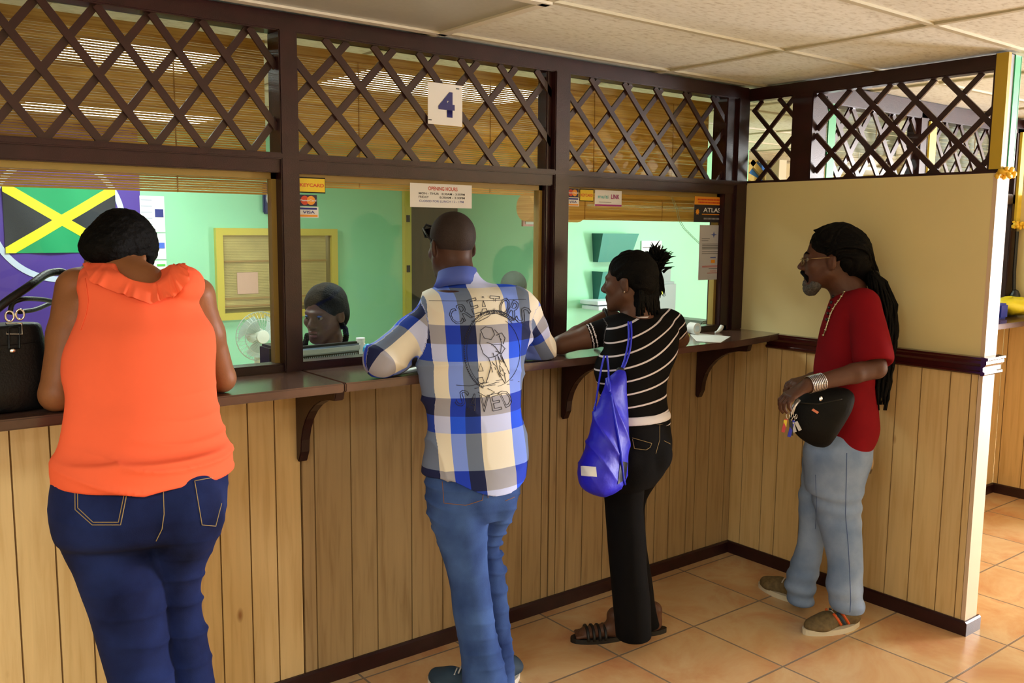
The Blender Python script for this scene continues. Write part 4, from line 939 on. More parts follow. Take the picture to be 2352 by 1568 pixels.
def shoe(c, d, L, m_up, m_sole, parent, z=0., wd=.048, laces=None, name='shoe', pitch=0.):
    """low shoe: c = heel point on the floor, d = heading"""
    c = np.array([c[0], c[1], z]); d = np.array([d[0], d[1], 0.]); d /= np.linalg.norm(d); sd = np.array([d[1], -d[0], 0.]); P = lambda f, s_, h: c+d*f*L+sd*s_+np.array([0, 0, h])
    out = []
    for k in range(28):
        a = 2*math.pi*k/28; f = .5+.5*math.cos(a); w = wd*(.80+.26*math.sin(f*math.pi*.95)**1.2)*(1 if f > .15 else .9); out.append((f, math.sin(a)*w*(abs(math.sin(a))**-.15 if abs(math.sin(a)) > .05 else 1)))
    b = MB(); vs = [tuple(P(f, s_, 0.0)) for f, s_ in out]+[tuple(P(f, s_*1.02, .024)) for f, s_ in out]; n = len(out)
    b.raw(vs, [tuple(range(n)), tuple(range(n, 2*n))[::-1]]+[(k, (k+1) % n, (k+1) % n+n, k+n) for k in range(n)])
    pr = [rc(P(.14, 0, .052), P(.62, 0, .040), .037, .036), rc(P(.6, 0, .040), P(.86, 0, .030), .040, .030), el(P(.72, 0, .030), (.055, .055, .03)), rc(P(.16, 0, .05), P(.20, 0, .095), .036, .040)]
    up, V, Q = solid(name, pr, m_up, h=.0045, k=.02, post=lambda f: f.plane((0, 0, -1), -(z+.018)).plane((0, 0, 1), z+.105), parent=parent)
    b.build('sole', m_sole, up)
    if laces:
        for k in range(5):
            f = .42+.07*k; h = .098-.012*k
            b = MB(); b.tube([tuple(P(f, -.026, h-.016)), tuple(P(f+.02, 0, h-.002)), tuple(P(f+.04, .026, h-.016))], .0032, 6); b.build('lace', laces, up, smooth=True)
    return up, P
def counter_clip(f):
    f.clipf(lambda X, Y, Z: np.where((Y > -.354) & (Z > 1.02) & (Z < TOPZ+.05), np.minimum(TOPZ+.0015-Z, (Y+.354)+0*Z), -1), 0)
def floor_clip(f): f.plane((0, 0, -1), -.004)
def both_clip(f): counter_clip(f); floor_clip(f)
def person(prims, cuts, m, foot, label, h=.005, k=.02, wr=None, clip=True):
    lo = np.min([p.lo for p in prims], 0); hi = np.max([p.hi for p in prims], 0); f = Field(lo, hi, h)
    for p in prims: f.add(p, k)
    for c in cuts: f.cut(c)
    if clip: counter_clip(f)
    V, Q = f.mesh(1); off = np.array([foot[0], foot[1], 0.])
    o, _, _ = grid_mesh('person', V-off, Q, m); o.location = off; tag(o, label, 'person'); return o, V, Q
def arm(S_, E_, W_, r, k=.02):
    """shoulder, elbow, wrist with radii r = (shoulder, mid, elbow, forearm, wrist)"""
    S_, E_, W_ = map(lambda a: np.array(a, float), (S_, E_, W_)); mu = S_*.55+E_*.45; mf = E_*.68+W_*.32
    return [rc(S_, mu, r[0], r[1], k=k), rc(mu, E_, r[1], r[2], k=k), rc(E_, mf, r[2], r[3], k=.012), rc(mf, W_, r[3], r[4], k=.012)]
hairm = mat('black_hair', (5, 4, 4), .7, spec=.12, var=.3, vscale=60, bump=.7, bscale=150)
stitch = mat('tan_thread', (150, 128, 84), .7)
# ------------------------------------------------------------------ person in the orange top
ph = .14; ex, ey = ax(ph)
sh = [(622, 215, 415, 2.50), (650, 196, 430, 2.50), (685, 200, 446, 2.49), (720, 197, 458, 2.48), (760, 183, 482, 2.47), (800, 168, 488, 2.46), (850, 163, 486, 2.44), (900, 170, 487, 2.42), (950, 166, 494, 2.40), (1000, 157, 508, 2.39), (1040, 143, 520, 2.38), (1072, 145, 522, 2.38), (1088, 150, 518, 2.38)]
hip = [(1040, 150, 512, 2.38, .68), (1080, 141, 518, 2.38, .70), (1130, 135, 517, 2.38, .74), (1180, 137, 513, 2.38, .76), (1215, 146, 502, 2.38, .70), (1240, 165, 480, 2.40, .52)]
ll = [(1190, 142, 345, 2.38), (1250, 153, 362, 2.38), (1300, 176, 370, 2.38), (1350, 194, 375, 2.38), (1400, 212, 376, 2.385), (1450, 226, 382, 2.39), (1500, 239, 385, 2.39), (1568, 257, 398, 2.39), (1700, 284, 402, 2.40), (1850, 300, 405, 2.41), (1960, 305, 410, 2.42), (2010, 306, 412, 2.42)]
rl = [(1190, 345, 510, 2.40), (1250, 352, 492, 2.42), (1300, 357, 472, 2.44), (1350, 362, 461, 2.46), (1400, 372, 464, 2.47), (1450, 380, 474, 2.47), (1500, 388, 483, 2.48), (1568, 396, 492, 2.49), (1700, 404, 500, 2.50), (1850, 408, 505, 2.52), (1940, 410, 508, 2.52)]
SL, SR = dep(180, 664, 2.50), dep(450, 676, 2.57)
EL, ER = atZ(131, 905, TOPZ+.046), atZ(508, 868, TOPZ+.044)
WL, WR_ = np.array([EL[0]+.16, EL[1]+.19, TOPZ+.04]), np.array([ER[0]-.10, ER[1]+.21, TOPZ+.04])
hf = frame(ph+.55, .78, .22); hc = dep(273, 596, 2.60); nb = dep(322, 660, 2.53)
hp, hcut, HP = head_prims(hc, hf, 1.0, neck_to=nb, neck_r=.062)
pr = hp+[loft(rows(sh[1:], 2.4, ph, .60, .012), ex), loft(rows(hip, 2.38, ph, .66, .014), ex), loft(rows(ll, 2.38, ph, 1.0, .014), ex), loft(rows(rl, 2.4, ph, 1.0, .014), ex)]
pr += [rc(SL+F*.02, SR+F*.02, .044, .044, k=.03), rc(nb, dep(322, 700, 2.54), .062, .07, k=.03)]
pr += arm(SL, EL, WL, (.060, .054, .045, .045, .030))+arm(SR, ER, WR_, (.047, .046, .042, .044, .030))
pr += [rc(dep(190, 700, 2.47), dep(172, 772, 2.46), .046, .036, k=.012)]
pr += hand_prims(WL, (.5, .8, 0), (0, 0, -1), 1, .35)+hand_prims(WR_, (-.5, .8, 0), (0, 0, -1), -1, .5)
sk1 = skin('warm_brown_skin', (138, 88, 54))
p1, V, Q = person(pr, hcut, sk1, dep(350, 1900, 2.4), 'woman in a sleeveless orange ruffled top and blue jeans leaning on the counter')
eyes(HP, hf, p1)
orange = mat('orange_jersey', (246, 104, 68), .85, spec=.2, var=.04, vscale=5)
def fold1(V):
    z = V[:, 2]; low = np.clip((1.30-z)/.3, 0, 1); lat = (V-hc)@ex
    c_ = 1-np.abs(np.sin(z*62+1.6*np.sin(lat*9+1)+nz(V, 7)*1.8))
    up_ = np.clip((z-1.40)/.12, 0, 1)
    return .017*low*(c_**2-.3)*np.clip(.45+nz(V, 6, 4), 0, 1)+.004*nz(V, 12)+.005*up_*np.sin(lat*70+nz(V, 8))*np.clip(.2+nz(V, 7, 9), 0, 1)
cutn = [el(dep(330, 608, 2.47), (.066, .12, .046)), ]
top1, V1, Q1 = solid('tank_top', [loft(rows(sh, 2.4, ph, .60, -.004), ex, cap=.02), rc(dep(226, 654, 2.50), dep(418, 656, 2.51), .058, .060)]+[loft([(a, b_, c, d*1.01, e*1.01) for a, b_, c, d, e in rows([(1030, 142, 519, 2.38), (1052, 137, 524, 2.38), (1070, 136, 526, 2.38), (1092, 141, 524, 2.38)], 2.38, ph, .78)], ex, cap=.01)], orange, h=.0055, k=.015, cuts=cutn, parent=p1, wr=fold1)
B1 = bvh(V1, Q1)
# ruffled collar draped over the upper back
inner = [(205, 606), (240, 606), (290, 640), (345, 658), (385, 632), (400, 606), (412, 606)]
outer = [(192, 606), (214, 652), (276, 678), (342, 702), (398, 684), (432, 645), (424, 608)]
def pl_(P, t):
    P = np.array(P, float); t *= len(P)-1; i = min(int(t), len(P)-2); return P[i]+(P[i+1]-P[i])*(t-i)
b = MB(); n1, n2 = 110, 8; vs = []; last = None
for i in range(n1+1):
    for j in range(n2+1):
        t = j/n2; uv = pl_(inner, i/n1)*(1-t)+pl_(outer, i/n1)*t; p = onto(B1, uv[0], uv[1], .003+.010*t*(1+.5*math.sin(i*.55+math.sin(i*.31)*2)))
        if p is None: p = last if last is not None else dep(uv[0], uv[1], 2.42)
        last = p; vs.append(p)
m2 = n2+1; b.raw(vs, [(i*m2+j, i*m2+j+1, (i+1)*m2+j+1, (i+1)*m2+j) for i in range(n1) for j in range(n2)]); b.build('ruffle_collar', orange, top1, smooth=True)
for uv in ([(196, 640), (203, 690), (198, 722), (184, 762)],): seam(B1, uv, .0016, orange, 'armhole_binding', top1, .001)
hairp = [el(HP(0, -.022, .045), (.092, .106, .094), hf), el(HP(0, -.082, -.022), (.072, .05, .062), hf)]
solid('hair', hairp, hairm, h=.004, k=.03, parent=p1, wr=lambda V: .0022*nz(V, 120)+.0015*nz(V, 260, 3), cuts=[el(HP(s_*.090, -.004, -.014), (.034, .030, .036), hf) for s_ in (-1, 1)])
jm1 = denim('dark_blue_denim', (16, 24, 62), (30, 44, 96))
def fold2(V):
    z = V[:, 2]; k = np.clip((.80-z)/.25, 0, 1); 
    cr_ = 1-np.abs(np.sin(z*45+1.6*nz(V, 7)+(V@ex)*5)); return (.15+k)*.016*(cr_**2-.3)*np.clip(.45+nz(V, 5, 2), 0, 1)+.003*nz(V, 10)
glu = [el(dep(252, 1180, 2.335), (.100, .085, .125), k=.04), el(dep(436, 1175, 2.345), (.082, .08, .115), k=.04)]
j1, V2, Q2 = solid('jeans', [loft(rows(hip, 2.38, ph, .66), ex, cap=.008), loft(rows(ll, 2.38, ph, 1.0), ex, k=.012), loft(rows(rl, 2.4, ph, 1.0), ex, k=.012)]+glu, jm1, h=.0055, k=.012, post=floor_clip, parent=p1, wr=fold2)
B2 = bvh(V2, Q2)
for nm, uv, dash in [('pocket_stitching', [(172, 1085), (173, 1170), (212, 1205), (277, 1205), (300, 1090)], 0), ('pocket_stitching', [(178, 1088), (179, 1166), (214, 1199), (272, 1199), (294, 1092)], 0), ('pocket_stitching', [(447, 1104), (464, 1205), (495, 1208), (510, 1150)], 0), ('pocket_hem', [(172, 1083), (300, 1090)], 0), ('pocket_hem', [(447, 1104), (512, 1092)], 0), ('centre_seam', [(374, 1095), (377, 1180), (372, 1215), (357, 1245)], 0)]:
    seam(B2, uv, .0012, stitch, nm, j1, .0006)
for a in (1, -1):
    f0 = dep(358 if a == 1 else 462, 1980, 2.44); shoe((f0[0]-.02, f0[1]-.09), (.15+.1*a, 1), .24, mat('plain_brown_leather', (90, 60, 40), .5) if a == 1 else bpy.data.materials['plain_brown_leather'], M['dark'], p1)
# small armband tattoo-like lace on the right shoulder strap is left as a dark mark
# handbag on the counter beside her
bagb = mat('black_leather', (8, 9, 12), .42, spec=.3, bump=.3, bscale=180); chrome = mat('polished_steel', (220, 220, 224), .12, metal=1)
hb = empty('handbag', tuple(np.array(dep(20, 900, 2.62))*[1, 1, 0]+[0, 0, TOPZ]), 'black leather handbag with steel buckles and long handles on the counter at the left edge', 'handbag')
bc = np.array(dep(12, 850, 2.52)); 
def bagpost(f): f.plane((0, 0, 1), dep(50, 737, 2.52)[2]).plane((0, 0, -1), -(TOPZ+.007))
zt = dep(50, 737, 2.52)[2]; bw = .16
yb0 = -.20
bst = [(TOPZ+.0, bc[0]-.06, yb0, .17, .085), (TOPZ+.06, bc[0]-.06, yb0, .165, .09), (TOPZ+.15, bc[0]-.06, yb0, .150, .07), (zt+.02, bc[0]-.06, yb0, .135, .040)]
bb_, VB, QB = solid('body', [loft(bst, np.array([1, .1]), pw=3.2)], bagb, h=.005, post=bagpost, parent=hb, wr=lambda V: .004*nz(V, 16))
BB = bvh(VB, QB)
def hpt(u, v, y): return atY(u, v, y)
for off, uvs in [(0, [(-30, 735), (-10, 712), (20, 688), (70, 655), (105, 628), (140, 622), (170, 640), (165, 690)]), (.02, [(22, 722), (28, 694), (55, 685), (95, 687), (125, 692), (150, 700)]), (.05, [(44, 716), (80, 712), (120, 694), (150, 684)])]:
    b = MB(); pts = [hpt(u, v, yb0-.06+off+(.16*max(0, min(1, (u-60)/60)))) for u, v in uvs]; P_ = []
    for i in range(len(pts)-1):
        for k in range(6): P_.append(pts[i]+(pts[i+1]-pts[i])*k/6)
    P_ = np.array(P_); 
    for _ in range(4): P_[1:-1] = (P_[:-2]+2*P_[1:-1]+P_[2:])/4
    b.tube(P_, .011 if off == 0 else .0065, 8); b.build('handle', bagb, hb, smooth=True)
for (u, v) in [(22, 726), (46, 722)]:
    c_ = hpt(u, v, yb0-.045); b = MB(); b.tube([(c_[0]+.010*math.cos(a*math.pi/8), c_[1], c_[2]+.014*math.sin(a*math.pi/8)) for a in range(16)], .0030, 6, True); b.build('buckle_ring', chrome, hb, smooth=True)
for (u0, v0, u1, v1) in [(20, 752, 44, 800), (14, 745, 50, 768)]:
    q = [onto(BB, a, c_, .003) for a, c_ in ((u0, v0), (u1, v0), (u1, v1), (u0, v1))]
    if all(x is not None for x in q): b = MB(); b.tube(q, .0025, 5, True); b.build('strap_buckle', chrome if v1 < 790 else bagb, hb)
b = MB(); q = onto(BB, 28, 806, .004)
if q is not None: b.ball(q, (.008, .004, .006)); b.build('magnetic_stud', chrome, hb)
seam(BB, [(0, 793), (30, 791), (60, 788), (84, 783)], .0015, bagb, 'stitched_seam', hb, .001)
# ------------------------------------------------------------------ person in the plaid shirt
ph = .27; ex, ey = ax(ph)
ts = [(664, 985, 1180, 3.16), (690, 975, 1205, 3.16), (720, 974, 1220, 3.16), (760, 974, 1225, 3.15), (810, 968, 1214, 3.14), (860, 964, 1203, 3.13), (905, 972, 1200, 3.12), (950, 981, 1198, 3.12), (1000, 985, 1205, 3.12), (1050, 975, 1212, 3.12, .64), (1085, 971, 1210, 3.12, .74), (1135, 968, 1208, 3.12, .84)]
hp2 = [(1040, 985, 1204, 3.12, .64), (1090, 978, 1205, 3.12, .66), (1130, 979, 1196, 3.12, .68), (1165, 983, 1184, 3.12, .66), (1190, 990, 1172, 3.12, .60)]
l2 = [(1120, 979, 1118, 3.10), (1180, 986, 1121, 3.10), (1250, 1006, 1120, 3.11), (1300, 1022, 1122, 3.12), (1350, 1034, 1128, 3.13), (1400, 1040, 1134, 3.14), (1450, 1049, 1140, 3.15), (1500, 1057, 1152, 3.16), (1540, 1060, 1161, 3.17), (1580, 1062, 1168, 3.18), (1612, 1064, 1172, 3.18)]
r2 = [(1120, 1105, 1196, 3.16), (1180, 1100, 1180, 3.18), (1230, 1085, 1156, 3.22), (1255, 1082, 1149, 3.24), (1300, 1088, 1160, 3.26), (1350, 1094, 1165, 3.27), (1400, 1098, 1169, 3.28), (1450, 1102, 1173, 3.28), (1500, 1106, 1179, 3.29), (1550, 1108, 1182, 3.29), (1575, 1108, 1182, 3.29)]
SL, SR = dep(1006, 716, 3.17), dep(1196, 712, 3.20)
EL, ER = atZ(874, 830, TOPZ+.056), atZ(1243, 796, TOPZ+.052)
WL, WR_ = EL+np.array([.22, .10, -.015]), ER+np.array([-.20, .12, -.012])
hf = frame(ph-.16, .12, .0); hc = dep(1036, 566, 3.22); nb = dep(1052, 652, 3.19)
hp, hcut, HP = head_prims(hc, hf, .98, neck_to=nb, neck_r=.062)
pr = hp+[loft(rows(ts[:-3], 3.1, ph, .56, .02), ex), loft(rows(hp2, 3.1, ph, .6, .016), ex), loft(rows(l2, 3.1, ph, 1., .02), ex), loft(rows(r2, 3.1, ph, 1., .018), ex), rc(SL, SR, .045, k=.03), rc(nb, dep(1070, 700, 3.21), .058, .07, k=.03)]
pr += arm(SL, EL, WL, (.045, .042, .037, .038, .028))+arm(SR, ER, WR_, (.045, .042, .037, .038, .028))
pr += hand_prims(WL, (.95, .3, 0), (0, 0, -1), -1, .4)+hand_prims(WR_, (-.9, .5, 0), (0, 0, -1), 1, .4)
sk2 = skin('dark_brown_skin', (74, 48, 40))
p2, V, Q = person(pr, hcut, sk2, dep(1110, 1600, 3.2), 'man in a blue and cream plaid shirt and jeans leaning on the counter')
eyes(HP, hf, p2)
solid('hair', [el(HP(0, -.018, .036), (.0775, .0975, .087), hf)], mat('cropped_hair', (40, 27, 25), .7, var=.2, vscale=90, bump=.4, bscale=300), h=.004, parent=p2, cuts=[el(HP(s_*.08, 0, -.02), (.02, .03, .045), hf) for s_ in (-1, 1)])
# plaid cloth driven by a cloth coordinate stored on the mesh
nt = NT('buffalo_plaid'); at_ = nt.n('ShaderNodeAttribute', attribute_name='cloth'); sp = nt.n('ShaderNodeSeparateXYZ'); nt.l(at_.outputs['Vector'], sp.inputs[0])
def fract(o_, per, ph_):
    a = nt.n('ShaderNodeMath', operation='MULTIPLY_ADD'); nt.l(o_, a.inputs[0]); a.inputs[1].default_value = 1/per; a.inputs[2].default_value = ph_
    f_ = nt.n('ShaderNodeMath', operation='FRACT'); nt.l(a.outputs[0], f_.inputs[0]); return f_.outputs[0]
fx_, fz_ = fract(sp.outputs['X'], .222, .25), fract(sp.outputs['Y'], .238, .0)
colsets = [[(226, 222, 210), (124, 154, 250), (108, 124, 156)], [(158, 160, 176), (30, 62, 200), (24, 34, 80)], [(192, 204, 250), (36, 88, 250), (34, 66, 176)]]
rmp = []
for cs in colsets:
    r = ramp(nt, [(0, srgb(cs[0])), (.50, srgb(cs[1])), (.76, srgb(cs[2]))], 'CONSTANT'); nt.l(fx_, r.inputs[0]); rmp.append(r)
m1 = ramp(nt, [(0, (0, 0, 0)), (.50, (1, 1, 1)), (.76, (0, 0, 0))], 'CONSTANT'); m2_ = ramp(nt, [(0, (0, 0, 0)), (.76, (1, 1, 1))], 'CONSTANT'); nt.l(fz_, m1.inputs[0]); nt.l(fz_, m2_.inputs[0])
a = nt.n('ShaderNodeMix', data_type='RGBA'); nt.l(m1.outputs[0], a.inputs[0]); nt.l(rmp[0].outputs[0], a.inputs[6]); nt.l(rmp[1].outputs[0], a.inputs[7])
b_ = nt.n('ShaderNodeMix', data_type='RGBA'); nt.l(m2_.outputs[0], b_.inputs[0]); nt.l(a.outputs[2], b_.inputs[6]); nt.l(rmp[2].outputs[0], b_.inputs[7])
nt.l(b_.outputs[2], nt.b.inputs['Base Color']); nt.b.inputs['Roughness'].default_value = .8; nt.b.inputs['Specular IOR Level'].default_value = .25; M['plaid'] = nt.m
tc_ = dep(1110, 900, 3.12)
def hem(f):
    counter_clip(f)
    def fn(X, Y, Z):
        lat = (X-tc_[0])*ex[0]+(Y-tc_[1])*ex[1]-.01; return (dep(1110, 1121, 3.1)[2]+np.clip(lat/.17, -1, 1)**2*.058)-Z
    f.clipf(fn)
def fold3(V):
    lat = (V-tc_)@ex; cr_ = 1-np.abs(np.sin(nz(V, 6, 5)*3+V[:, 2]*16+lat*10)); return .005*nz(V, 11)+.011*(cr_**2-.3)*np.clip(abs(lat)/.12, .35, 1)
cuts3 = [el(dep(1046, 604, 3.2), (.056, .070, .048))]
A3 = arm(SL, EL, WL, (.066, .062, .060, .054, .045), k=.025)[:3]+arm(SR, ER, WR_, (.064, .058, .056, .052, .045), k=.025)[:3]
s3, V3, Q3 = solid('plaid_shirt', [loft(rows(ts, 3.1, ph, .60, -.004), ex, cap=.03), rc(dep(1012, 705, 3.17), dep(1186, 700, 3.19), .066, .064, k=.04), rc(dep(1058, 655, 3.18), dep(1085, 720, 3.16), .072, .10, k=.03)]+A3, M['plaid'], h=.005, k=.018, cuts=cuts3, post=hem, parent=p2, wr=fold3)
d_ = V3-tc_; lat = d_@ex; fw = d_@ey
sx = .185*np.arcsin(np.clip((lat-.012)/.20, -1, 1)); sy = dep(1110, 822, 3.1)[2]-V3[:, 2]+.03*np.clip(lat, 0, 1)
def seg(V, A, B_):
    ba = B_-A; t = np.clip(((V-A)@ba)/(ba@ba), 0, 1); q = A+t[:, None]*ba; return np.linalg.norm(V-q, axis=1), t*np.linalg.norm(ba), V-q
for (A, E__) in ((SL, EL), (SR, ER)):
    d1, t1, q1 = seg(V3, A+(E__-A)*.12, E__); out_ = (d1 < .078) & (np.abs(lat) > np.abs((A+(E__-A)*.12-tc_)@ex)-.012)
    u_ = (E__-A)/np.linalg.norm(E__-A); w1 = np.cross(u_, [0, 0, 1]); w1 /= np.linalg.norm(w1); w2 = np.cross(u_, w1)
    an = np.arctan2(q1@w1, q1@w2); sx = np.where(out_, an*.065+.10, sx); sy = np.where(out_, t1+.10, sy)
at = s3.data.attributes.new('cloth', 'FLOAT_VECTOR', 'POINT'); at.data.foreach_set('vector', np.stack([sx, sy, 0*sx], 1).ravel().astype(np.float32))
B3 = bvh(V3, Q3)
# collar
b = MB(); vs = []; n = 30
for i in range(n+1):
    a = 2*math.pi*i/n
    for r_, hh in ((.092, -.040), (.074, -.004), (.067, .028), (.062, .030), (.064, .000)):
        c_ = dep(1050, 640, 3.19); vs.append(c_+ex*r_*math.cos(a)+ey*(r_+.008)*math.sin(a)+np.array([0, 0, hh-.25*r_*math.sin(a)*1.2]))
b.raw(vs, [(i*5+j, i*5+(j+1) % 5, (i+1)*5+(j+1) % 5, (i+1)*5+j) for i in range(n) for j in range(5)])
b.build('collar', mat('blue_collar_cloth', (74, 96, 190), .75), s3, smooth=True)
# back print: outlined words, ring and seated figure
inkp = mat('shirt_print_ink', (26, 26, 46), .7); pm = MB()
def stroke(uv, r=.0009, n=1):
    pts = [onto(B3, u, v, .0008) for u, v in uv]; pts = [p for p in pts if p is not None]
    if len(pts) > 1: pm.tube(pts, r, 4)
def glyphs(word, cx, cy, R, size, a0, a1, inv=False):
    for i, ch in enumerate(word):
        a = a0+(a1-a0)*i/(len(word)-1); cu = bpy.data.curves.new('g', 'FONT'); cu.body = ch; cu.align_x = 'CENTER'; cu.align_y = 'CENTER'; cu.fill_mode = 'NONE'; cu.resolution_u = 2
        ob = bpy.data.objects.new('g', cu); COL.objects.link(ob); dg = bpy.context.evaluated_depsgraph_get(); dg.update(); me = bpy.data.meshes.new_from_object(ob.evaluated_get(dg)); bpy.data.objects.remove(ob)
        co = np.array([v.co[:2] for v in me.vertices]); co[:, 0] -= (co[:, 0].min()+co[:, 0].max())/2; co[:, 1] -= (co[:, 1].min()+co[:, 1].max())/2
        co[:, 0] *= .55*size/max(.35, np.ptp(co[:, 0])) if ch != 'I' else 1; co[:, 1] *= size/np.ptp(co[:, 1])
        s_ = -1 if inv else 1; th = (a if not inv else -a); R2 = np.array([[math.cos(th), math.sin(th)], [-math.sin(th), math.cos(th)]])
        q = co@R2.T; px = cx+R*math.sin(a)+q[:, 0]; py = cy-s_*R*math.cos(a)-q[:, 1]
        for e in me.edges:
            i0, i1 = e.vertices; stroke([(px[i0], py[i0]), (px[i1], py[i1])], .0011)
glyphs('CREATORS', 1127, 828, 128, 40, -.68, .62); glyphs('SAVED', 1112, 812, 114, 38, -.46, .46, True)
for k in range(60):
    a = math.pi*(.62+1.12*k/60) ; 
    u = 1132+64*math.cos(a); v = 805+88*math.sin(a); stroke([(u, v), (u+5*math.cos(a)+3, v+5*math.sin(a))], .0016)
for rr in (0, 7):
    stroke([(1134+(62+rr)*math.cos(math.pi*(.62+1.12*k/40)), 805+(86+rr)*math.sin(math.pi*(.62+1.12*k/40))) for k in range(41)])
stroke([(1134+60*math.cos(math.pi*(-.35+.8*k/20)), 808+80*math.sin(math.pi*(-.35+.8*k/20))) for k in range(21)], .0008)
for uv in [[(1082, 737), (1100, 738), (1120, 728), (1140, 712), (1165, 722), (1190, 738)], [(1108, 718), (1150, 716)], [(1112, 724), (1140, 719), (1160, 728), (1180, 736)], [(1104, 758), (1115, 750), (1130, 753), (1136, 768), (1128, 780), (1112, 776), (1104, 758)], [(1103, 765), (1102, 790), (1110, 812), (1122, 822), (1138, 818), (1150, 808), (1152, 788), (1146, 768), (1136, 757)],
           [(1118, 786), (1130, 790), (1140, 800), (1148, 812)], [(1122, 822), (1128, 838), (1122, 862), (1116, 880)], [(1138, 820), (1142, 845), (1152, 868), (1160, 880)], [(1150, 812), (1162, 840), (1170, 858)], [(1128, 792), (1150, 790), (1160, 800), (1152, 812), (1138, 806)], [(1140, 770), (1152, 764), (1160, 776), (1156, 790)], [(1096, 868), (1108, 866), (1112, 878), (1100, 882), (1096, 868)], [(1098, 852), (1104, 834), (1110, 852), (1098, 852)],
           [(1048, 884), (1078, 886), (1110, 880), (1150, 872), (1192, 876)], [(1090, 892), (1130, 884), (1170, 882)], [(1108, 888), (1140, 878), (1178, 872)], [(1098, 900), (1118, 912), (1136, 900), (1120, 892)]]: stroke(uv, .0012)
for k in range(16):
    u = 1128+random.uniform(0, 34); v = 770+random.uniform(0, 90); stroke([(u, v), (u+random.uniform(2, 10), v+random.uniform(6, 20))], .0010)
pm.build('back_print', inkp, s3)
for uv in ([(985, 690), (1050, 691), (1120, 690), (1215, 687)],): seam(B3, uv, .0010, inkp, 'yoke_seam', s3, -.0002, n=14)
jm2 = denim('mid_blue_denim', (40, 62, 118), (74, 106, 172))
def fold4(V):
    z = V[:, 2]; kn = np.exp(-((z-.52)/.13)**2); cr_ = 1-np.abs(np.sin(z*55+1.8*nz(V, 8)+(V@ex)*9)); return (.006+.014*kn)*(cr_**2-.3)*np.clip(.5+nz(V, 6, 3), 0, 1)+.003*nz(V, 10)
j2, V4, Q4 = solid('jeans', [loft(rows(hp2, 3.1, ph, .62), ex, cap=.008), loft(rows(l2, 3.1, ph, 1.), ex, k=.010), loft(rows(r2, 3.1, ph, 1.), ex, k=.010), el(dep(1050, 1150, 3.085), (.070, .06, .075)), el(dep(1150, 1150, 3.11), (.060, .055, .07))], jm2, h=.005, k=.012, parent=p2, wr=fold4)
B4 = bvh(V4, Q4)
for uv in ([(1016, 1105), (1020, 1155), (1070, 1160), (1108, 1148), (1112, 1122)], [(1160, 1150), (1184, 1140)], [(1120, 1125), (1121, 1145)]): seam(B4, uv, .0012, mat('rust_thread', (140, 96, 60), .7) if 'rust_thread' not in bpy.data.materials else bpy.data.materials['rust_thread'], 'pocket_stitching', j2, .0006)
navys = mat('navy_canvas', (34, 60, 84), .7); wsole = mat('white_rubber', (226, 226, 222), .5)
f0 = atZ(1120, 1606, 0); shoe(f0, atZ(1012, 1572, 0)-f0, .26, navys, wsole, p2, wd=.05, laces=mat('pale_laces', (190, 190, 190), .6))
f0 = atZ(1150, 1590, 0); shoe(f0, (.9, .75), .20, navys, wsole, p2, wd=.045)
# sunglasses pushed up on the head
sg = MB()
for s_ in (-1, 1):
    vs = []; c_ = HP(s_*.034, .082, .072)
    sg.tube([HP(s_*.010, .108, .062), HP(s_*.012, .100, .084), HP(s_*.052, .088, .090), HP(s_*.072, .076, .070), HP(s_*.058, .090, .044), HP(s_*.018, .106, .044)], .0035, 6, True)
    sg.tube([HP(s_*.072, .076, .074), HP(s_*.084, .03, .050), HP(s_*.084, -.01, .020)], .0030, 6)
sgo = sg.build('sunglasses', blkp, p2, smooth=True)
for s_ in (-1, 1):
    b = MB(); b.raw([HP(s_*.012, .107, .061), HP(s_*.014, .100, .082), HP(s_*.050, .089, .088), HP(s_*.070, .077, .070), HP(s_*.056, .091, .046), HP(s_*.018, .106, .046)], [(0, 1, 2, 3, 4, 5)]); b.build('lens', mat('smoked_lens', (10, 12, 14), .08) if s_ < 0 else bpy.data.materials['smoked_lens'], sgo)
# ------------------------------------------------------------------ person in the striped top
ph = -.02; ex, ey = ax(ph)
ts = [(722, 1424, 1520, 3.66, .55), (738, 1400, 1548, 3.64, .55), (765, 1392, 1558, 3.62, .56), (795, 1390, 1557, 3.60, .60), (825, 1372, 1552, 3.58, .66), (850, 1368, 1542, 3.56, .66), (880, 1376, 1533, 3.54, .62), (910, 1382, 1530, 3.53, .62), (940, 1386, 1532, 3.53, .64), (964, 1388, 1537, 3.53, .66), (980, 1389, 1539, 3.53, .66)]
hp3 = [(950, 1388, 1534, 3.53, .66), (985, 1385, 1539, 3.53, .70), (1015, 1384, 1543, 3.53, .74), (1050, 1384, 1540, 3.53, .76), (1085, 1385, 1528, 3.53, .74), (1115, 1388, 1506, 3.53, .7)]
l3 = [(1075, 1385, 1482, 3.52), (1120, 1386, 1480, 3.52), (1160, 1389, 1477, 3.52), (1250, 1396, 1484, 3.53), (1300, 1400, 1486, 3.54), (1350, 1404, 1490, 3.56), (1400, 1409, 1494, 3.58), (1440, 1413, 1496, 3.60), (1463, 1414, 1497, 3.61)]
r3 = [(1060, 1450, 1535, 3.60), (1100, 1445, 1513, 3.64), (1150, 1436, 1484, 3.68), (1200, 1434, 1482, 3.70), (1280, 1438, 1490, 3.72), (1350, 1440, 1500, 3.74), (1400, 1444, 1507, 3.76), (1437, 1448, 1515, 3.78)]
SL, SR = dep(1404, 758, 3.60), dep(1545, 742, 3.74)
EL, ER = atZ(1288, 792, TOPZ+.042), atZ(1562, 778, TOPZ+.040)
hf = frame(-.42, .05, .0); hc = dep(1444, 648, 3.64); nb = dep(1462, 728, 3.64)
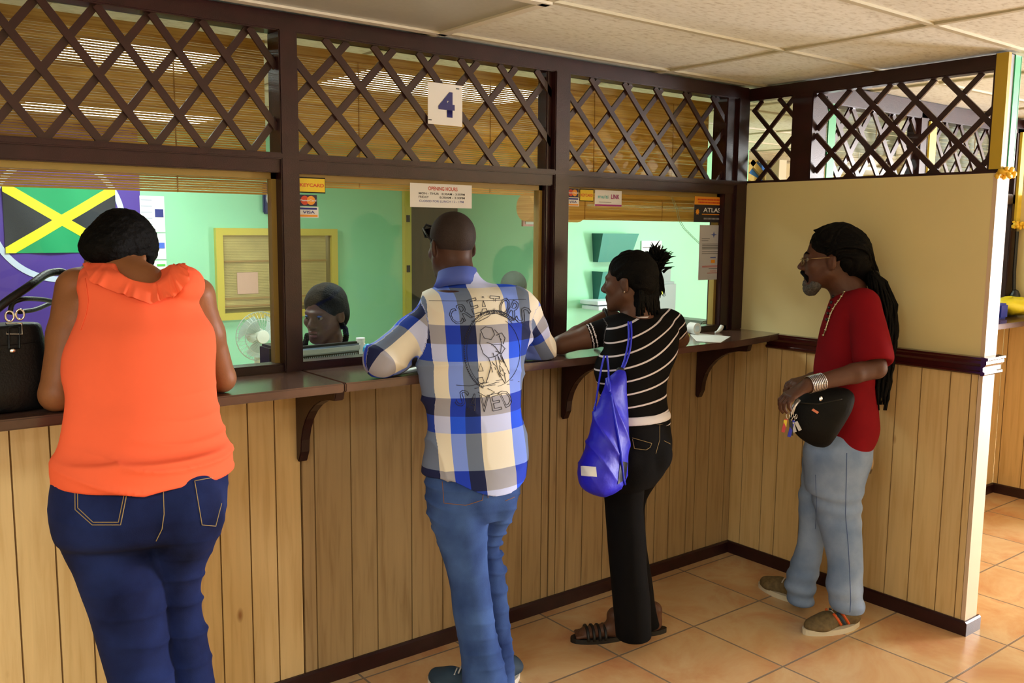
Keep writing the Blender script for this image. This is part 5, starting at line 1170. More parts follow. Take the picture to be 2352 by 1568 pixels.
hp, hcut, HP = head_prims(hc, hf, 1.0, jaw=.95, neck_to=nb, neck_r=.052)
WL = dep(1402, 718, 3.76); WR_ = ER+np.array([-.16, .16, .0])
pr = hp+[loft(rows(ts, 3.5, ph, .56, .014), ex), loft(rows(hp3, 3.5, ph, .6, .016), ex), loft(rows(l3, 3.5, ph, 1., .022), ex), loft(rows(r3, 3.5, ph, 1., .018), ex), rc(SL, SR, .040, k=.03), rc(nb, dep(1475, 765, 3.64), .050, .07, k=.03)]
pr += arm(SL, EL, WL, (.046, .044, .036, .033, .022))+arm(SR, ER, WR_, (.044, .040, .037, .036, .026))
pr += hand_prims(WL, dep(1432, 712, 3.78)-WL+np.array([0, 0, -.03]), (.3, .1, -1), 1, .8, L=.165)+hand_prims(WR_, (-.9, .4, 0), (0, 0, -1), 1, .4, L=.17)
for (u, v, D) in ((1412, 1466, 3.60), (1500, 1452, 3.74)):
    a_ = atZ(u, v, 0); pr += [rc((a_[0], a_[1], .10), (a_[0], a_[1], .045), .036, .032), rc((a_[0], a_[1], .045), (a_[0]-.11, a_[1]+.06, .034), .032, .022), el((a_[0]-.10, a_[1]+.055, .034), (.04, .035, .018))]
    for k in range(5): q = np.array([a_[0]-.125+.006*k, a_[1]+.035+.013*k, .032]); pr.append(rc(q, q+np.array([-.035+.003*k, .020, -.004]), .0085, .0075, k=.003))
sk3 = skin('deep_brown_skin', (92, 60, 44))
p3, V, Q = person(pr, hcut, sk3, atZ(1455, 1470, 0), 'woman in a black and white striped top with a high ponytail, elbows on the counter')
eyes(HP, hf, p3)
# hair: sleek cap, puff on the crown, braids down the nape
cap_, VC, QC = solid('hair', [el(HP(0, -.020, .042), (.0815, .1005, .088), hf), el(HP(0, -.065, .0), (.066, .052, .06), hf)], hairm, h=.004, k=.03, parent=p3, wr=lambda V: .002*np.sin(nz(V, 25)*9), cuts=[el(HP(s_*.085, .004, -.016), (.022, .030, .038), hf) for s_ in (-1, 1)])
b = MB(); pc = dep(1508, 598, 3.70)
for k in range(260):
    d = rng.normal(size=3)*[.55, .45, .30]+[.05, 0, .75]; d /= np.linalg.norm(d); L = .040+.030*rng.random(); p0_ = pc+rng.normal(size=3)*.014+np.array([0, 0, -.012]); c2 = rng.normal(size=3)*.008
    b.tube([p0_, p0_+d*L*.5+c2*.5, p0_+d*L+c2+np.array([.008, 0, -.006])], [.0075, .005, .0008], 5)
b.ball(pc-np.array([0, 0, .012]), (.030, .028, .034), 12)
for k in range(40):
    t = rng.random(); base_ = dep(1506+rng.uniform(-10, 12), 622, 3.69); b.tube([base_, dep(1514+rng.uniform(-10, 10), 640+rng.uniform(0, 14), 3.68), dep(1516+rng.uniform(-8, 12), 655+rng.uniform(0, 30), 3.67)], [.006, .005, .001], 5)
b.build('puff', hairm, cap_, smooth=True)
b = MB()
for k in range(70):
    u0 = 1442+rng.uniform(12, 70); v0 = 640+rng.uniform(-10, 15); D0 = 3.56+.10*abs((u0-1470)/50); u1 = u0+rng.uniform(-4, 6); L_ = rng.uniform(690, 728)
    pts = [dep(u0-4, v0-18, D0+.03), dep(u0, v0+5, D0), dep(u0+1, (v0+L_)/2, D0-.005), dep(min(u1, 1516), L_, D0+.005)]
    P_ = []
    for i in range(3):
        for j in range(5): P_.append(pts[i]+(pts[i+1]-pts[i])*j/5)
    P_.append(pts[-1]); P_ = np.array(P_)
    for _ in range(3): P_[1:-1] = (P_[:-2]+2*P_[1:-1]+P_[2:])/4
    b.tube(P_, [.0052+.0012*math.sin(i*2.2) for i in range(len(P_))], 6)
b.build('braids', hairm, cap_, smooth=True)
ear = HP(-.088, -.014, -.034); b = MB(); b.ball(ear, (.004, .004, .004), 8); b.build('earring', chrome, p3)
# striped top
nt = NT('black_white_stripes'); at_ = nt.n('ShaderNodeAttribute', attribute_name='cloth'); sp = nt.n('ShaderNodeSeparateXYZ'); nt.l(at_.outputs['Vector'], sp.inputs[0]); ff = fract.__code__
def fract2(nt, o_, per, ph_):
    a = nt.n('ShaderNodeMath', operation='MULTIPLY_ADD'); nt.l(o_, a.inputs[0]); a.inputs[1].default_value = 1/per; a.inputs[2].default_value = ph_
    f_ = nt.n('ShaderNodeMath', operation='FRACT'); nt.l(a.outputs[0], f_.inputs[0]); return f_.outputs[0]
r = ramp(nt, [(0, srgb((214, 206, 214))), (.125, srgb((10, 9, 11)))], 'CONSTANT'); nt.l(fract2(nt, sp.outputs['Y'], .0525, .48), r.inputs[0]); nt.l(r.outputs[0], nt.b.inputs['Base Color']); nt.b.inputs['Roughness'].default_value = .9; nt.b.inputs['Specular IOR Level'].default_value = .12
M['stripe'] = nt.m
A3 = arm(SL, EL, WL, (.056, .054, .05, .04, .03), k=.02)[:1]; A4 = arm(SR, ER, WR_, (.054, .05, .05, .04, .03), k=.02)[:1]
A3[0] = rc(SL, SL*.62+EL*.38, .056, .052); A4[0] = rc(SR, SR*.62+ER*.38, .054, .050)
s3b, V5, Q5 = solid('striped_top', [loft(rows(ts, 3.5, ph, .58, -.003), ex, cap=.02), rc(dep(1416, 752, 3.61), dep(1532, 734, 3.72), .050, .050, k=.03)]+A3+A4, M['stripe'], h=.005, k=.018, cuts=[el(dep(1462, 700, 3.63), (.056, .065, .050))], post=counter_clip, parent=p3, wr=lambda V: .003*nz(V, 13))
cr = np.array([RT[0], RT[1], 0]); cr /= np.linalg.norm(cr); c5 = dep(1470, 850, 3.56); lat = (V5-c5)@cr
low = np.clip((1.26-V5[:, 2])/.25, 0, 1)
w_ = V5[:, 2]-lat*(.42*(1-low)+.10*low)-.9*np.clip(lat, -1, 1)**2*(1-low)
u_ = (EL-SL)/np.linalg.norm(EL-SL); t_ = (V5-SL)@u_; q_ = np.linalg.norm(V5-SL-np.outer(t_, u_), axis=1); slv = (t_ > .02) & (q_ < .062)
w_ = np.where(slv, np.where((t_ > .072) & (t_ < .079) | (t_ > .086) & (t_ < .092), -.48*.0525+.002, -.48*.0525+.02), w_)
at = s3b.data.attributes.new('cloth', 'FLOAT_VECTOR', 'POINT'); at.data.foreach_set('vector', np.stack([lat, w_, 0*w_], 1).ravel().astype(np.float32))
B5 = bvh(V5, Q5)
wh = mat('white_cotton', (216, 212, 220), .8)
solid('white_hem', [loft(rows([(944, 1383, 1532, 3.53, .64), (953, 1382, 1537, 3.53, .66), (963, 1384, 1538, 3.53, .66)], 3.53, ph, .66, -.006), ex, cap=.004)], wh, h=.004, parent=p3)
b = MB(); c_ = dep(1463, 717, 3.63); b.tube([tuple(c_+ex*.052*math.cos(t)+ey*.056*math.sin(t)+np.array([0, 0, -.016])) for t in np.linspace(0, 2*math.pi, 40)[:-1]], .0042, 6, True); b.build('white_neck_trim', wh, s3b, smooth=True)
jm3 = denim('black_denim', (6, 6, 9), (11, 11, 15))
j3, V6, Q6 = solid('jeans', [loft(rows(hp3, 3.5, ph, .62), ex, cap=.008), loft(rows(l3, 3.5, ph, 1.), ex, k=.010), loft(rows(r3, 3.5, ph, 1.), ex, k=.010), el(dep(1440, 1050, 3.46), (.075, .07, .075)), el(dep(1505, 1045, 3.50), (.068, .065, .075))], jm3, h=.005, k=.012, parent=p3, wr=lambda V: .0025*nz(V, 13))
B6 = bvh(V6, Q6)
for uv in ([(1452, 1005), (1497, 1018), (1493, 1027), (1484, 1033), (1457, 1030), (1452, 1005)], [(1448, 962), (1515, 975), (1538, 972)], [(1515, 975), (1515, 1010), (1505, 1045)], [(1525, 1012), (1541, 1020)]): seam(B6, uv, .0011, stitch, 'pocket_stitching', j3, .0006)
solm = mat('black_rubber', (16, 15, 16), .5)
for (u, v) in ((1412, 1466), (1500, 1452)):
    a_ = atZ(u, v, 0); d = np.array([-.88, .47, 0]); sd = np.array([.47, .88, 0]); b = MB(); out = []
    for k in range(24):
        a = 2*math.pi*k/24; f = .5+.5*math.cos(a); q = np.array([a_[0], a_[1], 0])-d*.06+d*f*.25+sd*math.sin(a)*(.034+.014*f); out.append(q)
    n = 24; b.raw([tuple(q) for q in out]+[tuple(q+[0, 0, .020]) for q in out], [tuple(range(n)), tuple(range(n, 2*n))[::-1]]+[(k, (k+1) % n, (k+1) % n+n, k+n) for k in range(n)])
    sn = b.build('sandal', solm, p3)
    for f in (.05, .075, .10, .125):
        b = MB(); c_ = np.array([a_[0], a_[1], 0])+d*f; b.tube([tuple(c_+sd*.046*math.cos(t)+np.array([0, 0, .016+.048*math.sin(t)])) for t in np.linspace(0, math.pi, 10)], .006, 6); b.build('strap', solm, sn, smooth=True)
# wrist watch
b = MB(); b.tube([tuple(WL-(WL-EL)*.10+.027*(math.cos(t)*np.array([0, .3, .95])+math.sin(t)*np.array([.55, .8, -.2]))) for t in np.linspace(0, 2*math.pi, 20)[:-1]], .008, 6, True); b.build('watch_strap', blkp, p3, smooth=True)
# blue drawstring backpack
bluem = mat('royal_blue_nylon', (28, 26, 206), .48, var=.18, vscale=10, bump=.6, bscale=34)
dp = dep(1390, 1132, 3.36); bag = empty('drawstring_backpack', (dp[0], dp[1], dp[2]), 'royal blue drawstring backpack hanging from the shoulder of the woman in stripes', 'backpack')
brs = [(846, 1417, 1433, 3.40), (870, 1396, 1438, 3.37), (900, 1380, 1441, 3.36), (950, 1364, 1445, 3.34), (1000, 1350, 1446, 3.33), (1050, 1333, 1444, 3.32), (1085, 1327, 1442, 3.32), (1112, 1338, 1436, 3.32), (1130, 1362, 1420, 3.32)]
def folds_b(V):
    lat = (V-dp)@cr; cr_ = 1-np.abs(np.sin(nz(V, 7)*2.4+lat*34+(V[:, 2]-1.)*16)); return .012*(cr_**2-.3)*np.clip((V[:, 2]-.70)/.3, .25, 1)+.005*nz(V, 20)
bg, V7, Q7 = solid('body', [loft(rows(brs, 3.37, -.5, .62), ax(-.5)[0], cap=.02)], bluem, h=.0045, parent=bag, wr=folds_b); B7 = bvh(V7, Q7)
cordm = mat('blue_cord', (40, 50, 224), .4)
for off, uvs in ((0, [(1443, 742), (1444, 775), (1440, 805), (1434, 830), (1426, 850)]), (0, [(1449, 742), (1450, 775), (1446, 808), (1438, 834), (1428, 852)]), (1, [(1388, 816), (1380, 850), (1372, 900), (1366, 950)]), (1, [(1394, 816), (1398, 850), (1399, 880), (1402, 905)])):
    pts = []
    for (a, c_) in zip(uvs[:-1], uvs[1:]):
        for k in range(6):
            uv = (a[0]+(c_[0]-a[0])*k/6, a[1]+(c_[1]-a[1])*k/6); p = onto(B5, uv[0], uv[1], .006) if not off else None
            if p is None: p = onto(B7, uv[0], uv[1], .005)
            if p is None: p = dep(uv[0], uv[1], 3.40)
            pts.append(p)
    P_ = np.array(pts)
    for _ in range(4): P_[1:-1] = (P_[:-2]+2*P_[1:-1]+P_[2:])/4
    b = MB(); b.tube(P_, .0042, 6); b.build('shoulder_cord', cordm, bag, smooth=True)
seam(B7, [(1404, 905), (1412, 960), (1420, 1010), (1425, 1045), (1430, 1100), (1436, 1118)], .004, cordm, 'shoulder_cord', bag, .004)
b = MB(); c_ = dep(1425, 849, 3.40); b.ball(c_, (.016, .016, .010)); b.build('cord_gather', blkp, bag)
def patch(B, quad, m, name, parent, off=.002, n=8):
    b = MB(); vs = []; q = np.array(quad, float)
    for i in range(n+1):
        for j in range(n+1):
            s_, t = i/n, j/n; uv = (q[0]*(1-s_)+q[1]*s_)*(1-t)+(q[3]*(1-s_)+q[2]*s_)*t; p = onto(B, uv[0], uv[1], off)
            if p is None: return None
            vs.append(p)
    b.raw(vs, [(i*(n+1)+j, i*(n+1)+j+1, (i+1)*(n+1)+j+1, (i+1)*(n+1)+j) for i in range(n) for j in range(n)]); return b.build(name, m, parent, smooth=True)
patch(B7, [(1335, 1070), (1369, 1072), (1371, 1095), (1336, 1092)], M['white'], 'white_tag', bag)
patch(B7, [(1424, 1058), (1441, 1062), (1436, 1100), (1418, 1112)], blkp, 'black_corner_patch', bag)
# ------------------------------------------------------------------ person in the red shirt
ph = -.50; ex, ey = ax(ph)
ts = [(668, 1925, 1985, 3.86, .62), (690, 1908, 2003, 3.86, .66), (720, 1899, 2006, 3.86, .70), (760, 1889, 2007, 3.86, .74), (800, 1881, 2006, 3.86, .76), (850, 1872, 2006, 3.86, .78), (900, 1880, 2008, 3.85, .76), (950, 1885, 2010, 3.85, .76), (985, 1880, 2012, 3.85, .8), (1015, 1876, 2003, 3.85, .8), (1034, 1876, 1992, 3.85, .8)]
hp4 = [(985, 1872, 2000, 3.85, .8), (1030, 1850, 2000, 3.85, .85), (1080, 1850, 1990, 3.85, .9), (1130, 1852, 1978, 3.85, .9)]
l4 = [(1060, 1866, 1988, 3.82), (1100, 1866, 1980, 3.82), (1150, 1869, 1977, 3.82), (1200, 1879, 1977, 3.81), (1250, 1893, 1979, 3.80), (1300, 1904, 1980, 3.79), (1350, 1901, 1979, 3.78), (1385, 1908, 1983, 3.78), (1403, 1912, 1986, 3.78)]
r4 = [(1050, 1846, 1950, 3.92), (1100, 1843, 1930, 3.93), (1150, 1834, 1908, 3.95), (1200, 1836, 1898, 3.97), (1250, 1832, 1892, 3.99), (1300, 1815, 1882, 4.02), (1345, 1803, 1872, 4.04), (1384, 1812, 1867, 4.05)]
SL, SR = dep(1985, 700, 3.74), dep(1950, 705, 4.02)
EL, ER = dep(2012, 845, 3.63), dep(1950, 850, 4.10)
WL, WR_ = dep(1856, 884, 3.55), dep(1868, 868, 3.95)
hf = frame(ph-.05, .02, 0); hc = dep(1904, 597, 3.86); nb = dep(1950, 668, 3.86)
hp, hcut, HP = head_prims(hc, hf, 1.06, neck_to=nb, neck_r=.060)
pr = hp+[loft(rows(ts, 3.85, ph, .7, .02), ex), loft(rows(hp4, 3.85, ph, .8, .02), ex), loft(rows(l4, 3.85, ph, 1., .022), ex), loft(rows(r4, 3.9, ph, 1., .02), ex), rc(SL, SR, .045, k=.03), rc(nb, dep(1958, 720, 3.86), .062, .09, k=.04)]
pr += arm(SL, EL, WL, (.046, .044, .042, .040, .028))+arm(SR, ER, WR_, (.045, .042, .040, .038, .028))
pr += hand_prims(WL, dep(1808, 912, 3.55)-WL, (.5, -.2, -.8), -1, .9, L=.19)+hand_prims(WR_, dep(1812, 882, 3.94)-WR_, (.5, -.2, -.8), 1, .8, L=.19)
sk4 = skin('brown_skin', (84, 52, 38))
p4, V, Q = person(pr, hcut, sk4, atZ(1925, 1430, 0), 'man with a long dreadlock ponytail in a red shirt standing by the cream partition')
eyes(HP, hf, p4, 1.06)
hcap, VH, QH = solid('dreadlocks', [el(HP(0, -.032, .060), (.094, .112, .094), hf), el(HP(0, -.092, .022), (.086, .074, .088), hf), rc(HP(0, -.09, -.01), dep(2000, 640, 3.86), .062, .036, k=.03)], hairm, h=.0042, k=.03, parent=p4, wr=lambda V: .0035*np.sin(nz(V, 22)*12), cuts=[el(HP(s_*.092, .004, -.014), (.020, .030, .036), hf) for s_ in (-1, 1)])
b = MB()
for k in range(46):   # locks combed back over the head
    a = (k/45-.5)*2.6; front = HP(math.sin(a)*.088, .064-.045*abs(a), .078+.052*math.cos(a)*.8-.045*abs(a)**1.2); top = HP(math.sin(a)*.106, -.05, .062+.100*math.cos(a)*.92-.02*abs(a)); back = HP(math.sin(a)*.085, -.150, .03+.06*math.cos(a)); tie = dep(2003, 634, 3.86)+rng.normal(size=3)*.008
    P_ = []; K = [front, top, back, tie]
    for i in range(3):
        for j in range(6): P_.append(np.array(K[i])+(np.array(K[i+1])-K[i])*j/6)
    P_.append(np.array(tie)); P_ = np.array(P_)
    for _ in range(5): P_[1:-1] = (P_[:-2]+2*P_[1:-1]+P_[2:])/4
    b.tube(P_, [(.0075+.0022*math.sin(i*1.7+k))*min(1, .35+i*.25) for i in range(len(P_))], 6)
b.build('combed_locks', hairm, hcap, smooth=True)
b = MB()
for k in range(150):
    r_ = math.sqrt(rng.random()); a = rng.uniform(0, 6.28); cu_, cd = r_*math.cos(a), r_*math.sin(a); end = rng.uniform(800, 955)
    K = [(2004+9*cu_, 630+8*cd, .035), (2016+22*cu_, 648, .055), (2030+30*cu_, 700, .06), (2033+30*cu_, 760, .06), (2029+28*cu_, 820, .055), (2024+24*cu_, 890, .05), (2018+18*cu_, 955, .04)]
    P_ = []; w = [rng.uniform(0, 6) for _ in range(2)]
    for i in range(len(K)-1):
        for j in range(5):
            t = j/5; u = K[i][0]*(1-t)+K[i+1][0]*t; v = K[i][1]*(1-t)+K[i+1][1]*t; dd = K[i][2]*(1-t)+K[i+1][2]*t
            if v > end: break
            P_.append(dep(u+1.6*math.sin(v*.10+w[0]), v, 3.81+dd*cd+.002*math.sin(v*.13+w[1])))
    if len(P_) > 4: b.tube(P_, [.0058+.0012*math.sin(i*2.1+k) if i < len(P_)-2 else .003 for i in range(len(P_))], 6)
b.build('ponytail_locks', hairm, hcap, smooth=True)
b = MB(); c_ = dep(2005, 634, 3.84); b.ball(c_, (.030, .030, .032)); b.build('hair_tie', blkp, hcap)
# beard, moustache, eyebrows
gb = mat('grey_beard', (78, 74, 70), .8, var=.5, vscale=180, bump=.8, bscale=240)
solid('beard', [el(HP(0, .066, -.114), np.array([.042, .034, .034]), hf), rc(HP(-.036, .048, -.100), HP(.036, .048, -.100), .024), rc(HP(-.016, .086, -.092), HP(.016, .086, -.092), .012)], gb, h=.0035, k=.015, parent=p4, wr=lambda V: .002*nz(V, 300))
solid('moustache', [rc(HP(-.006, .100, -.050), HP(-.032, .082, -.070), .010, .008), rc(HP(.006, .100, -.050), HP(.032, .082, -.070), .010, .008), rc(HP(-.032, .082, -.070), HP(-.028, .070, -.095), .008, .008), rc(HP(.032, .082, -.070), HP(.028, .070, -.095), .008, .008)], hairm, h=.003, k=.008, parent=p4)
b = MB()
for s_ in (-1, 1): b.tube([HP(s_*.014, .092, .026), HP(s_*.032, .086, .032), HP(s_*.048, .074, .026)], [.003, .004, .002], 6)
b.build('eyebrows', hairm, p4, smooth=True)
# glasses
wire = mat('thin_gold_wire', (170, 150, 110), .25, metal=.9); g = MB()
for s_ in (-1, 1):
    c_ = (s_*.032, .103, -.006); g.tube([HP(c_[0]+.022*math.cos(t), c_[1]-.010*abs(math.cos(t))*(1 if s_*math.cos(t) > 0 else 0), c_[2]+.015*math.sin(t)) for t in np.linspace(0, 2*math.pi, 18)[:-1]], .0013, 5, True)
    g.tube([HP(s_*.054, .095, .002), HP(s_*.078, .06, .008), HP(s_*.084, -.005, .012)], .0015, 5)
g.tube([HP(-.010, .103, .0), HP(0, .110, .002), HP(.010, .103, .0)], .0012, 5); go = g.build('glasses', wire, p4, smooth=True)
for s_ in (-1, 1):
    b = MB(); b.raw([HP(s_*.032+.021*math.cos(t), .1025-.010*abs(math.cos(t))*(1 if s_*math.cos(t) > 0 else 0), -.006+.014*math.sin(t)) for t in np.linspace(0, 2*math.pi, 17)[:-1]], [tuple(range(16))]); b.build('lens', M['glass'], go)
# red shirt with loose short sleeves
redm = mat('maroon_jersey', (122, 16, 26), .9, spec=.1, var=.08, vscale=8)
q = SL*.18+EL*.82
A3 = [rc(SL, q, .066, .078, k=.03)]; A4 = [rc(SR, SR*.3+ER*.7, .062, .07, k=.03)]
def sleeve(f):
    u_ = (EL-SL)/np.linalg.norm(EL-SL); c_ = q@u_+.0
    def fn(X, Y, Z):
        d1 = (X*u_[0]+Y*u_[1]+Z*u_[2])-c_; dx, dy, dz = X-SL[0], Y-SL[1], Z-SL[2]; t = dx*u_[0]+dy*u_[1]+dz*u_[2]; rad = np.sqrt(np.maximum(dx**2+dy**2+dz**2-t*t, 0)); side = (X-dep(1950, 800, 3.86)[0])*(-ex[0])+(Y-dep(1950, 800, 3.86)[1])*(-ex[1])
        return np.where((rad < .10) & (side > .145), d1, -1)
    f.clipf(fn, 0)
s4, V8, Q8 = solid('red_shirt', [loft(rows(ts, 3.85, ph, .72, -.003), ex, cap=.02), rc(dep(1975, 700, 3.76), dep(1950, 700, 3.98), .058, .056, k=.04), rc(nb-np.array([0, 0, .03]), dep(1955, 720, 3.86), .06, .09, k=.03)], redm, h=.005, k=.015, pre=(A3+A4, [el(q+(EL-SL)*.42, (.105, .105, .105), k=.012)]), cuts=[el(dep(1930, 650, 3.86), (.070, .070, .046), frame(ph, .55))], parent=p4, wr=lambda V: .004*nz(V, 12)+.003*np.sin(nz(V, 6, 2)*6))
B8 = bvh(V8, Q8)
b = MB(); nk = []
for uv in [(1955, 652), (1948, 662), (1940, 672), (1934, 682), (1927, 692), (1921, 700), (1915, 710), (1910, 720), (1906, 732), (1902, 745), (1898, 758), (1893, 770)]:
    p = onto(B8, uv[0], uv[1], .004)
    if p is None: p = dep(uv[0], uv[1], 3.80)
    b.ball(p, (.0065, .0065, .0055), 7); nk.append(p)
b.tube(nk, .003, 5); b.build('bead_necklace', mat('silver_beads', (190, 180, 150), .25, metal=.8), p4, smooth=True)
b = MB()
for uv in [(1911, 682), (1907, 695), (1902, 707), (1899, 720), (1896, 734)]:
    p = onto(B8, uv[0]+4, uv[1], .003)
    if p is not None: b.ball(p, (.007, .007, .008), 7)
b.build('dark_bead_string', blkp, p4, smooth=True)
jm4 = denim('faded_light_denim', (112, 136, 176), (150, 170, 204))
def fold5(V):
    z = V[:, 2]; lo_ = np.clip((.30-z)/.25, 0, 1)+.6*np.exp(-((z-.55)/.08)**2); return .0055*lo_*np.sin(z*85+3*nz(V, 8))+.0035*nz(V, 9)
j4, V9, Q9 = solid('jeans', [loft(rows(hp4, 3.85, ph, .8), ex, cap=.01), loft(rows(l4, 3.8, ph, 1.), ex, k=.014), loft(rows(r4, 3.9, ph, 1.), ex, k=.014), el(dep(1962, 1055, 3.82), (.07, .07, .08))], jm4, h=.005, k=.014, parent=p4, wr=fold5)
B9 = bvh(V9, Q9)
seam(B9, [(1945, 1040), (1944, 1100), (1942, 1180), (1948, 1250), (1952, 1320), (1954, 1380), (1952, 1408)], .0016, mat('blue_seam_thread', (70, 92, 140), .8), 'side_seam', j4, .0003, n=14)
seam(B9, [(1873, 1090), (1876, 1160), (1872, 1220)], .0012, bpy.data.materials['blue_seam_thread'], 'fly_seam', j4, .0003)
olive = mat('olive_canvas', (104, 88, 58), .75, var=.3, vscale=60); soleo = mat('cream_rubber', (214, 206, 186), .5); lc = mat('cream_laces', (200, 192, 180), .6)
f0 = atZ(1972, 1434, 0); dd_ = atZ(1868, 1452, 0)-f0
s_a, PA = shoe(f0, dd_, .29, olive, soleo, p4, wd=.052, laces=lc)
orm = mat('orange_leather', (226, 92, 30), .5)
for f in (.30, .37, .44):
    b = MB(); b.tube([tuple(PA(f, -.040 if False else .040, .034)), tuple(PA(f+.06, .034, .062)), tuple(PA(f+.10, .022, .082))], .006, 6); b.build('side_stripe', orm if f != .37 else navys, s_a, smooth=True)
    b = MB(); b.tube([tuple(PA(f, -.040, .034)), tuple(PA(f+.06, -.034, .062)), tuple(PA(f+.10, -.022, .082))], .006, 6); b.build('side_stripe', orm if f != .37 else navys, s_a, smooth=True)
f0 = atZ(1862, 1392, 0); dd_ = atZ(1757, 1350, 0)-f0; shoe(f0, dd_, .29, olive, soleo, p4, wd=.050, laces=lc)
# bangles
bm_ = mat('silver_bangle', (210, 210, 220), .15, metal=1); u_ = (WL-EL)/np.linalg.norm(WL-EL); n1 = np.cross(u_, [0, 0, 1]); n1 /= np.linalg.norm(n1); n2_ = np.cross(u_, n1)
for k in range(9):
    c_ = WL-u_*(.004+.0075*k); b = MB(); b.tube([tuple(c_+.0335*(n1*math.cos(t)+n2_*math.sin(t))) for t in np.linspace(0, 2*math.pi, 22)[:-1]], .0026, 5, True); b.build('bangle', bm_, p4, smooth=True)
# rag in the back pocket
rg = dep(1990, 1040, 3.84); b = MB(); vs = []
for i in range(9):
    for j in range(7): t = i/8; u = 1978+ (j/6)*(26-6*t)+6*math.sin(t*3+j); v = 1030+58*t; vs.append(dep(u, v, 3.83+.01*math.sin(j*1.5+i)))
for i in range(9):
    for j in range(7): vs.append(np.array(vs[i*7+j])+np.array([.004, .006, 0]))
b.raw(vs, [(i*7+j, i*7+j+1, (i+1)*7+j+1, (i+1)*7+j) for i in range(8) for j in range(6)]+[(63+i*7+j, 63+(i+1)*7+j, 63+(i+1)*7+j+1, 63+i*7+j+1) for i in range(8) for j in range(6)]); tag(b.build('pocket_rag', mat('beige_cloth', (180, 150, 110), .85), smooth=True), 'beige rag hanging from the back pocket of the man in red', 'rag')
# waist bag
wbm = mat('black_nylon', (9, 10, 11), .7, spec=.2, bump=.25, bscale=120); wc = dep(1870, 960, 3.66)
wst = [(888, 1850, 1950, 3.66, .50), (905, 1838, 1958, 3.65, .52), (930, 1824, 1955, 3.64, .5), (960, 1818, 1942, 3.64, .5), (990, 1826, 1924, 3.64, .5), (1012, 1845, 1910, 3.65, .5), (1028, 1868, 1900, 3.66, .5)]
wo_ = empty('waist_bag', (wc[0], wc[1], wc[2]-.15), 'bulging black waist bag worn in front by the man in red', 'waist bag')
wb_, V10, Q10 = solid('pouch', [loft(rows(wst, 3.68, .9, .55), ax(.9)[0], cap=.03)], wbm, h=.005, parent=wo_, wr=lambda V: .004*nz(V, 18)); B10 = bvh(V10, Q10)
patch(B10, [(1868, 938), (1881, 946), (1877, 950), (1864, 942)], mat('coral_tab', (222, 130, 96), .6), 'zip_tab', wo_, .003)
seam(B10, [(1832, 925), (1880, 928), (1940, 915)], .003, M['dark'], 'zip', wo_, .001)
b = MB(); P_ = [dep(1940, 905, 3.70), dep(1975, 893, 3.73), dep(2004, 884, 3.80)]; b.obox(P_[0], P_[1], .035, .004, (-.5, -.8, 0)); b.obox(P_[1], P_[2], .035, .004, (-.2, -.9, 0)); b.build('belt_strap', wbm, wo_)
q = onto(B10, 1886, 917, .004); b = MB(); b.ball(q, (.012, .006, .012)); b.build('metal_button', chrome, wo_)
kr = empty('key_ring', tuple(dep(1815, 975, 3.57)), 'bunch of keys and coloured tags clipped to the black waist bag', 'keys')
c_ = dep(1822, 957, 3.57)
for k, (du, dv) in enumerate([(-8, 0), (2, -3), (10, 2), (4, 8)]):
    cc = dep(1818+du, 955+dv, 3.57); b = MB(); b.tube([tuple(cc+.012*(np.array([math.cos(t), 0, math.sin(t)])*1.0+np.array([0, .3, 0])*math.sin(t+k))) for t in np.linspace(0, 2*math.pi, 14)[:-1]], .0016, 5, True); b.build('ring', chrome, kr, smooth=True)
for (u0, v0, u1, v1, col) in [(1822, 965, 1812, 1003, (30, 40, 190)), (1806, 962, 1798, 992, (190, 60, 70)), (1804, 964, 1802, 980, (220, 200, 50)), (1828, 968, 1838, 988, (190, 190, 196)), (1820, 970, 1826, 992, (180, 182, 190)), (1816, 962, 1818, 1000, (24, 24, 28))]:
    b = MB(); b.obox(dep(u0, v0, 3.565), dep(u1, v1, 3.565), .013, .003, (-.7, -.7, 0)); nm = 'key_tag_%d_%d_%d' % col; b.build('key' if col[0] > 150 and col[1] > 150 and col[2] > 150 else 'key_tag', bpy.data.materials.get(nm) or mat(nm, col, .4), kr)
b = MB(); b.tube([dep(1835, 918, 3.59), dep(1824, 932, 3.58), dep(1818, 950, 3.57)], .008, 8); b.build('clip', mat('brushed_clip', (190, 190, 196), .3, metal=.7), kr, smooth=True)
# ------------------------------------------------------------------ tellers
hf = frame(-2.10, .12, 0); hc = dep(744, 722, 3.98); nb = dep(766, 800, 4.02); exx = ax(-2.1)[0]
hp, hcut, HP = head_prims(hc, hf, 1.0, jaw=.92, neck_to=nb, neck_r=.050)
tb = np.array(dep(768, 800, 4.04))
bst = [(TOPZ-.42, tb[0], tb[1], .155, .10), (TOPZ-.22, tb[0], tb[1], .165, .105), (TOPZ-.07, tb[0], tb[1], .17, .09), (tb[2]-.02, tb[0], tb[1], .15, .07), (tb[2]+.03, tb[0], tb[1], .06, .05)]
SLt, SRt = tb+exx*.16+[0, 0, -.06], tb-exx*.16+[0, 0, -.06]
fw_ = ax(-2.1)[1]; E1, E2 = SLt+[0, 0, -.20]+fw_*.08, SRt+[0, 0, -.20]+fw_*.08
W1, W2 = E1+fw_*.14+np.array([-.04, 0, .10]), E2+fw_*.14+np.array([.0, 0, .10])
pr = hp+[loft(bst, exx)]+arm(SLt, E1, W1, (.045, .04, .036, .034, .025))+arm(SRt, E2, W2, (.045, .04, .036, .034, .025))+hand_prims(W1, fw_, (0, 0, -1), 1, .4, L=.16)+hand_prims(W2, fw_, (0, 0, -1), -1, .4, L=.16)
sk5 = skin('very_dark_skin', (84, 58, 50), .5)
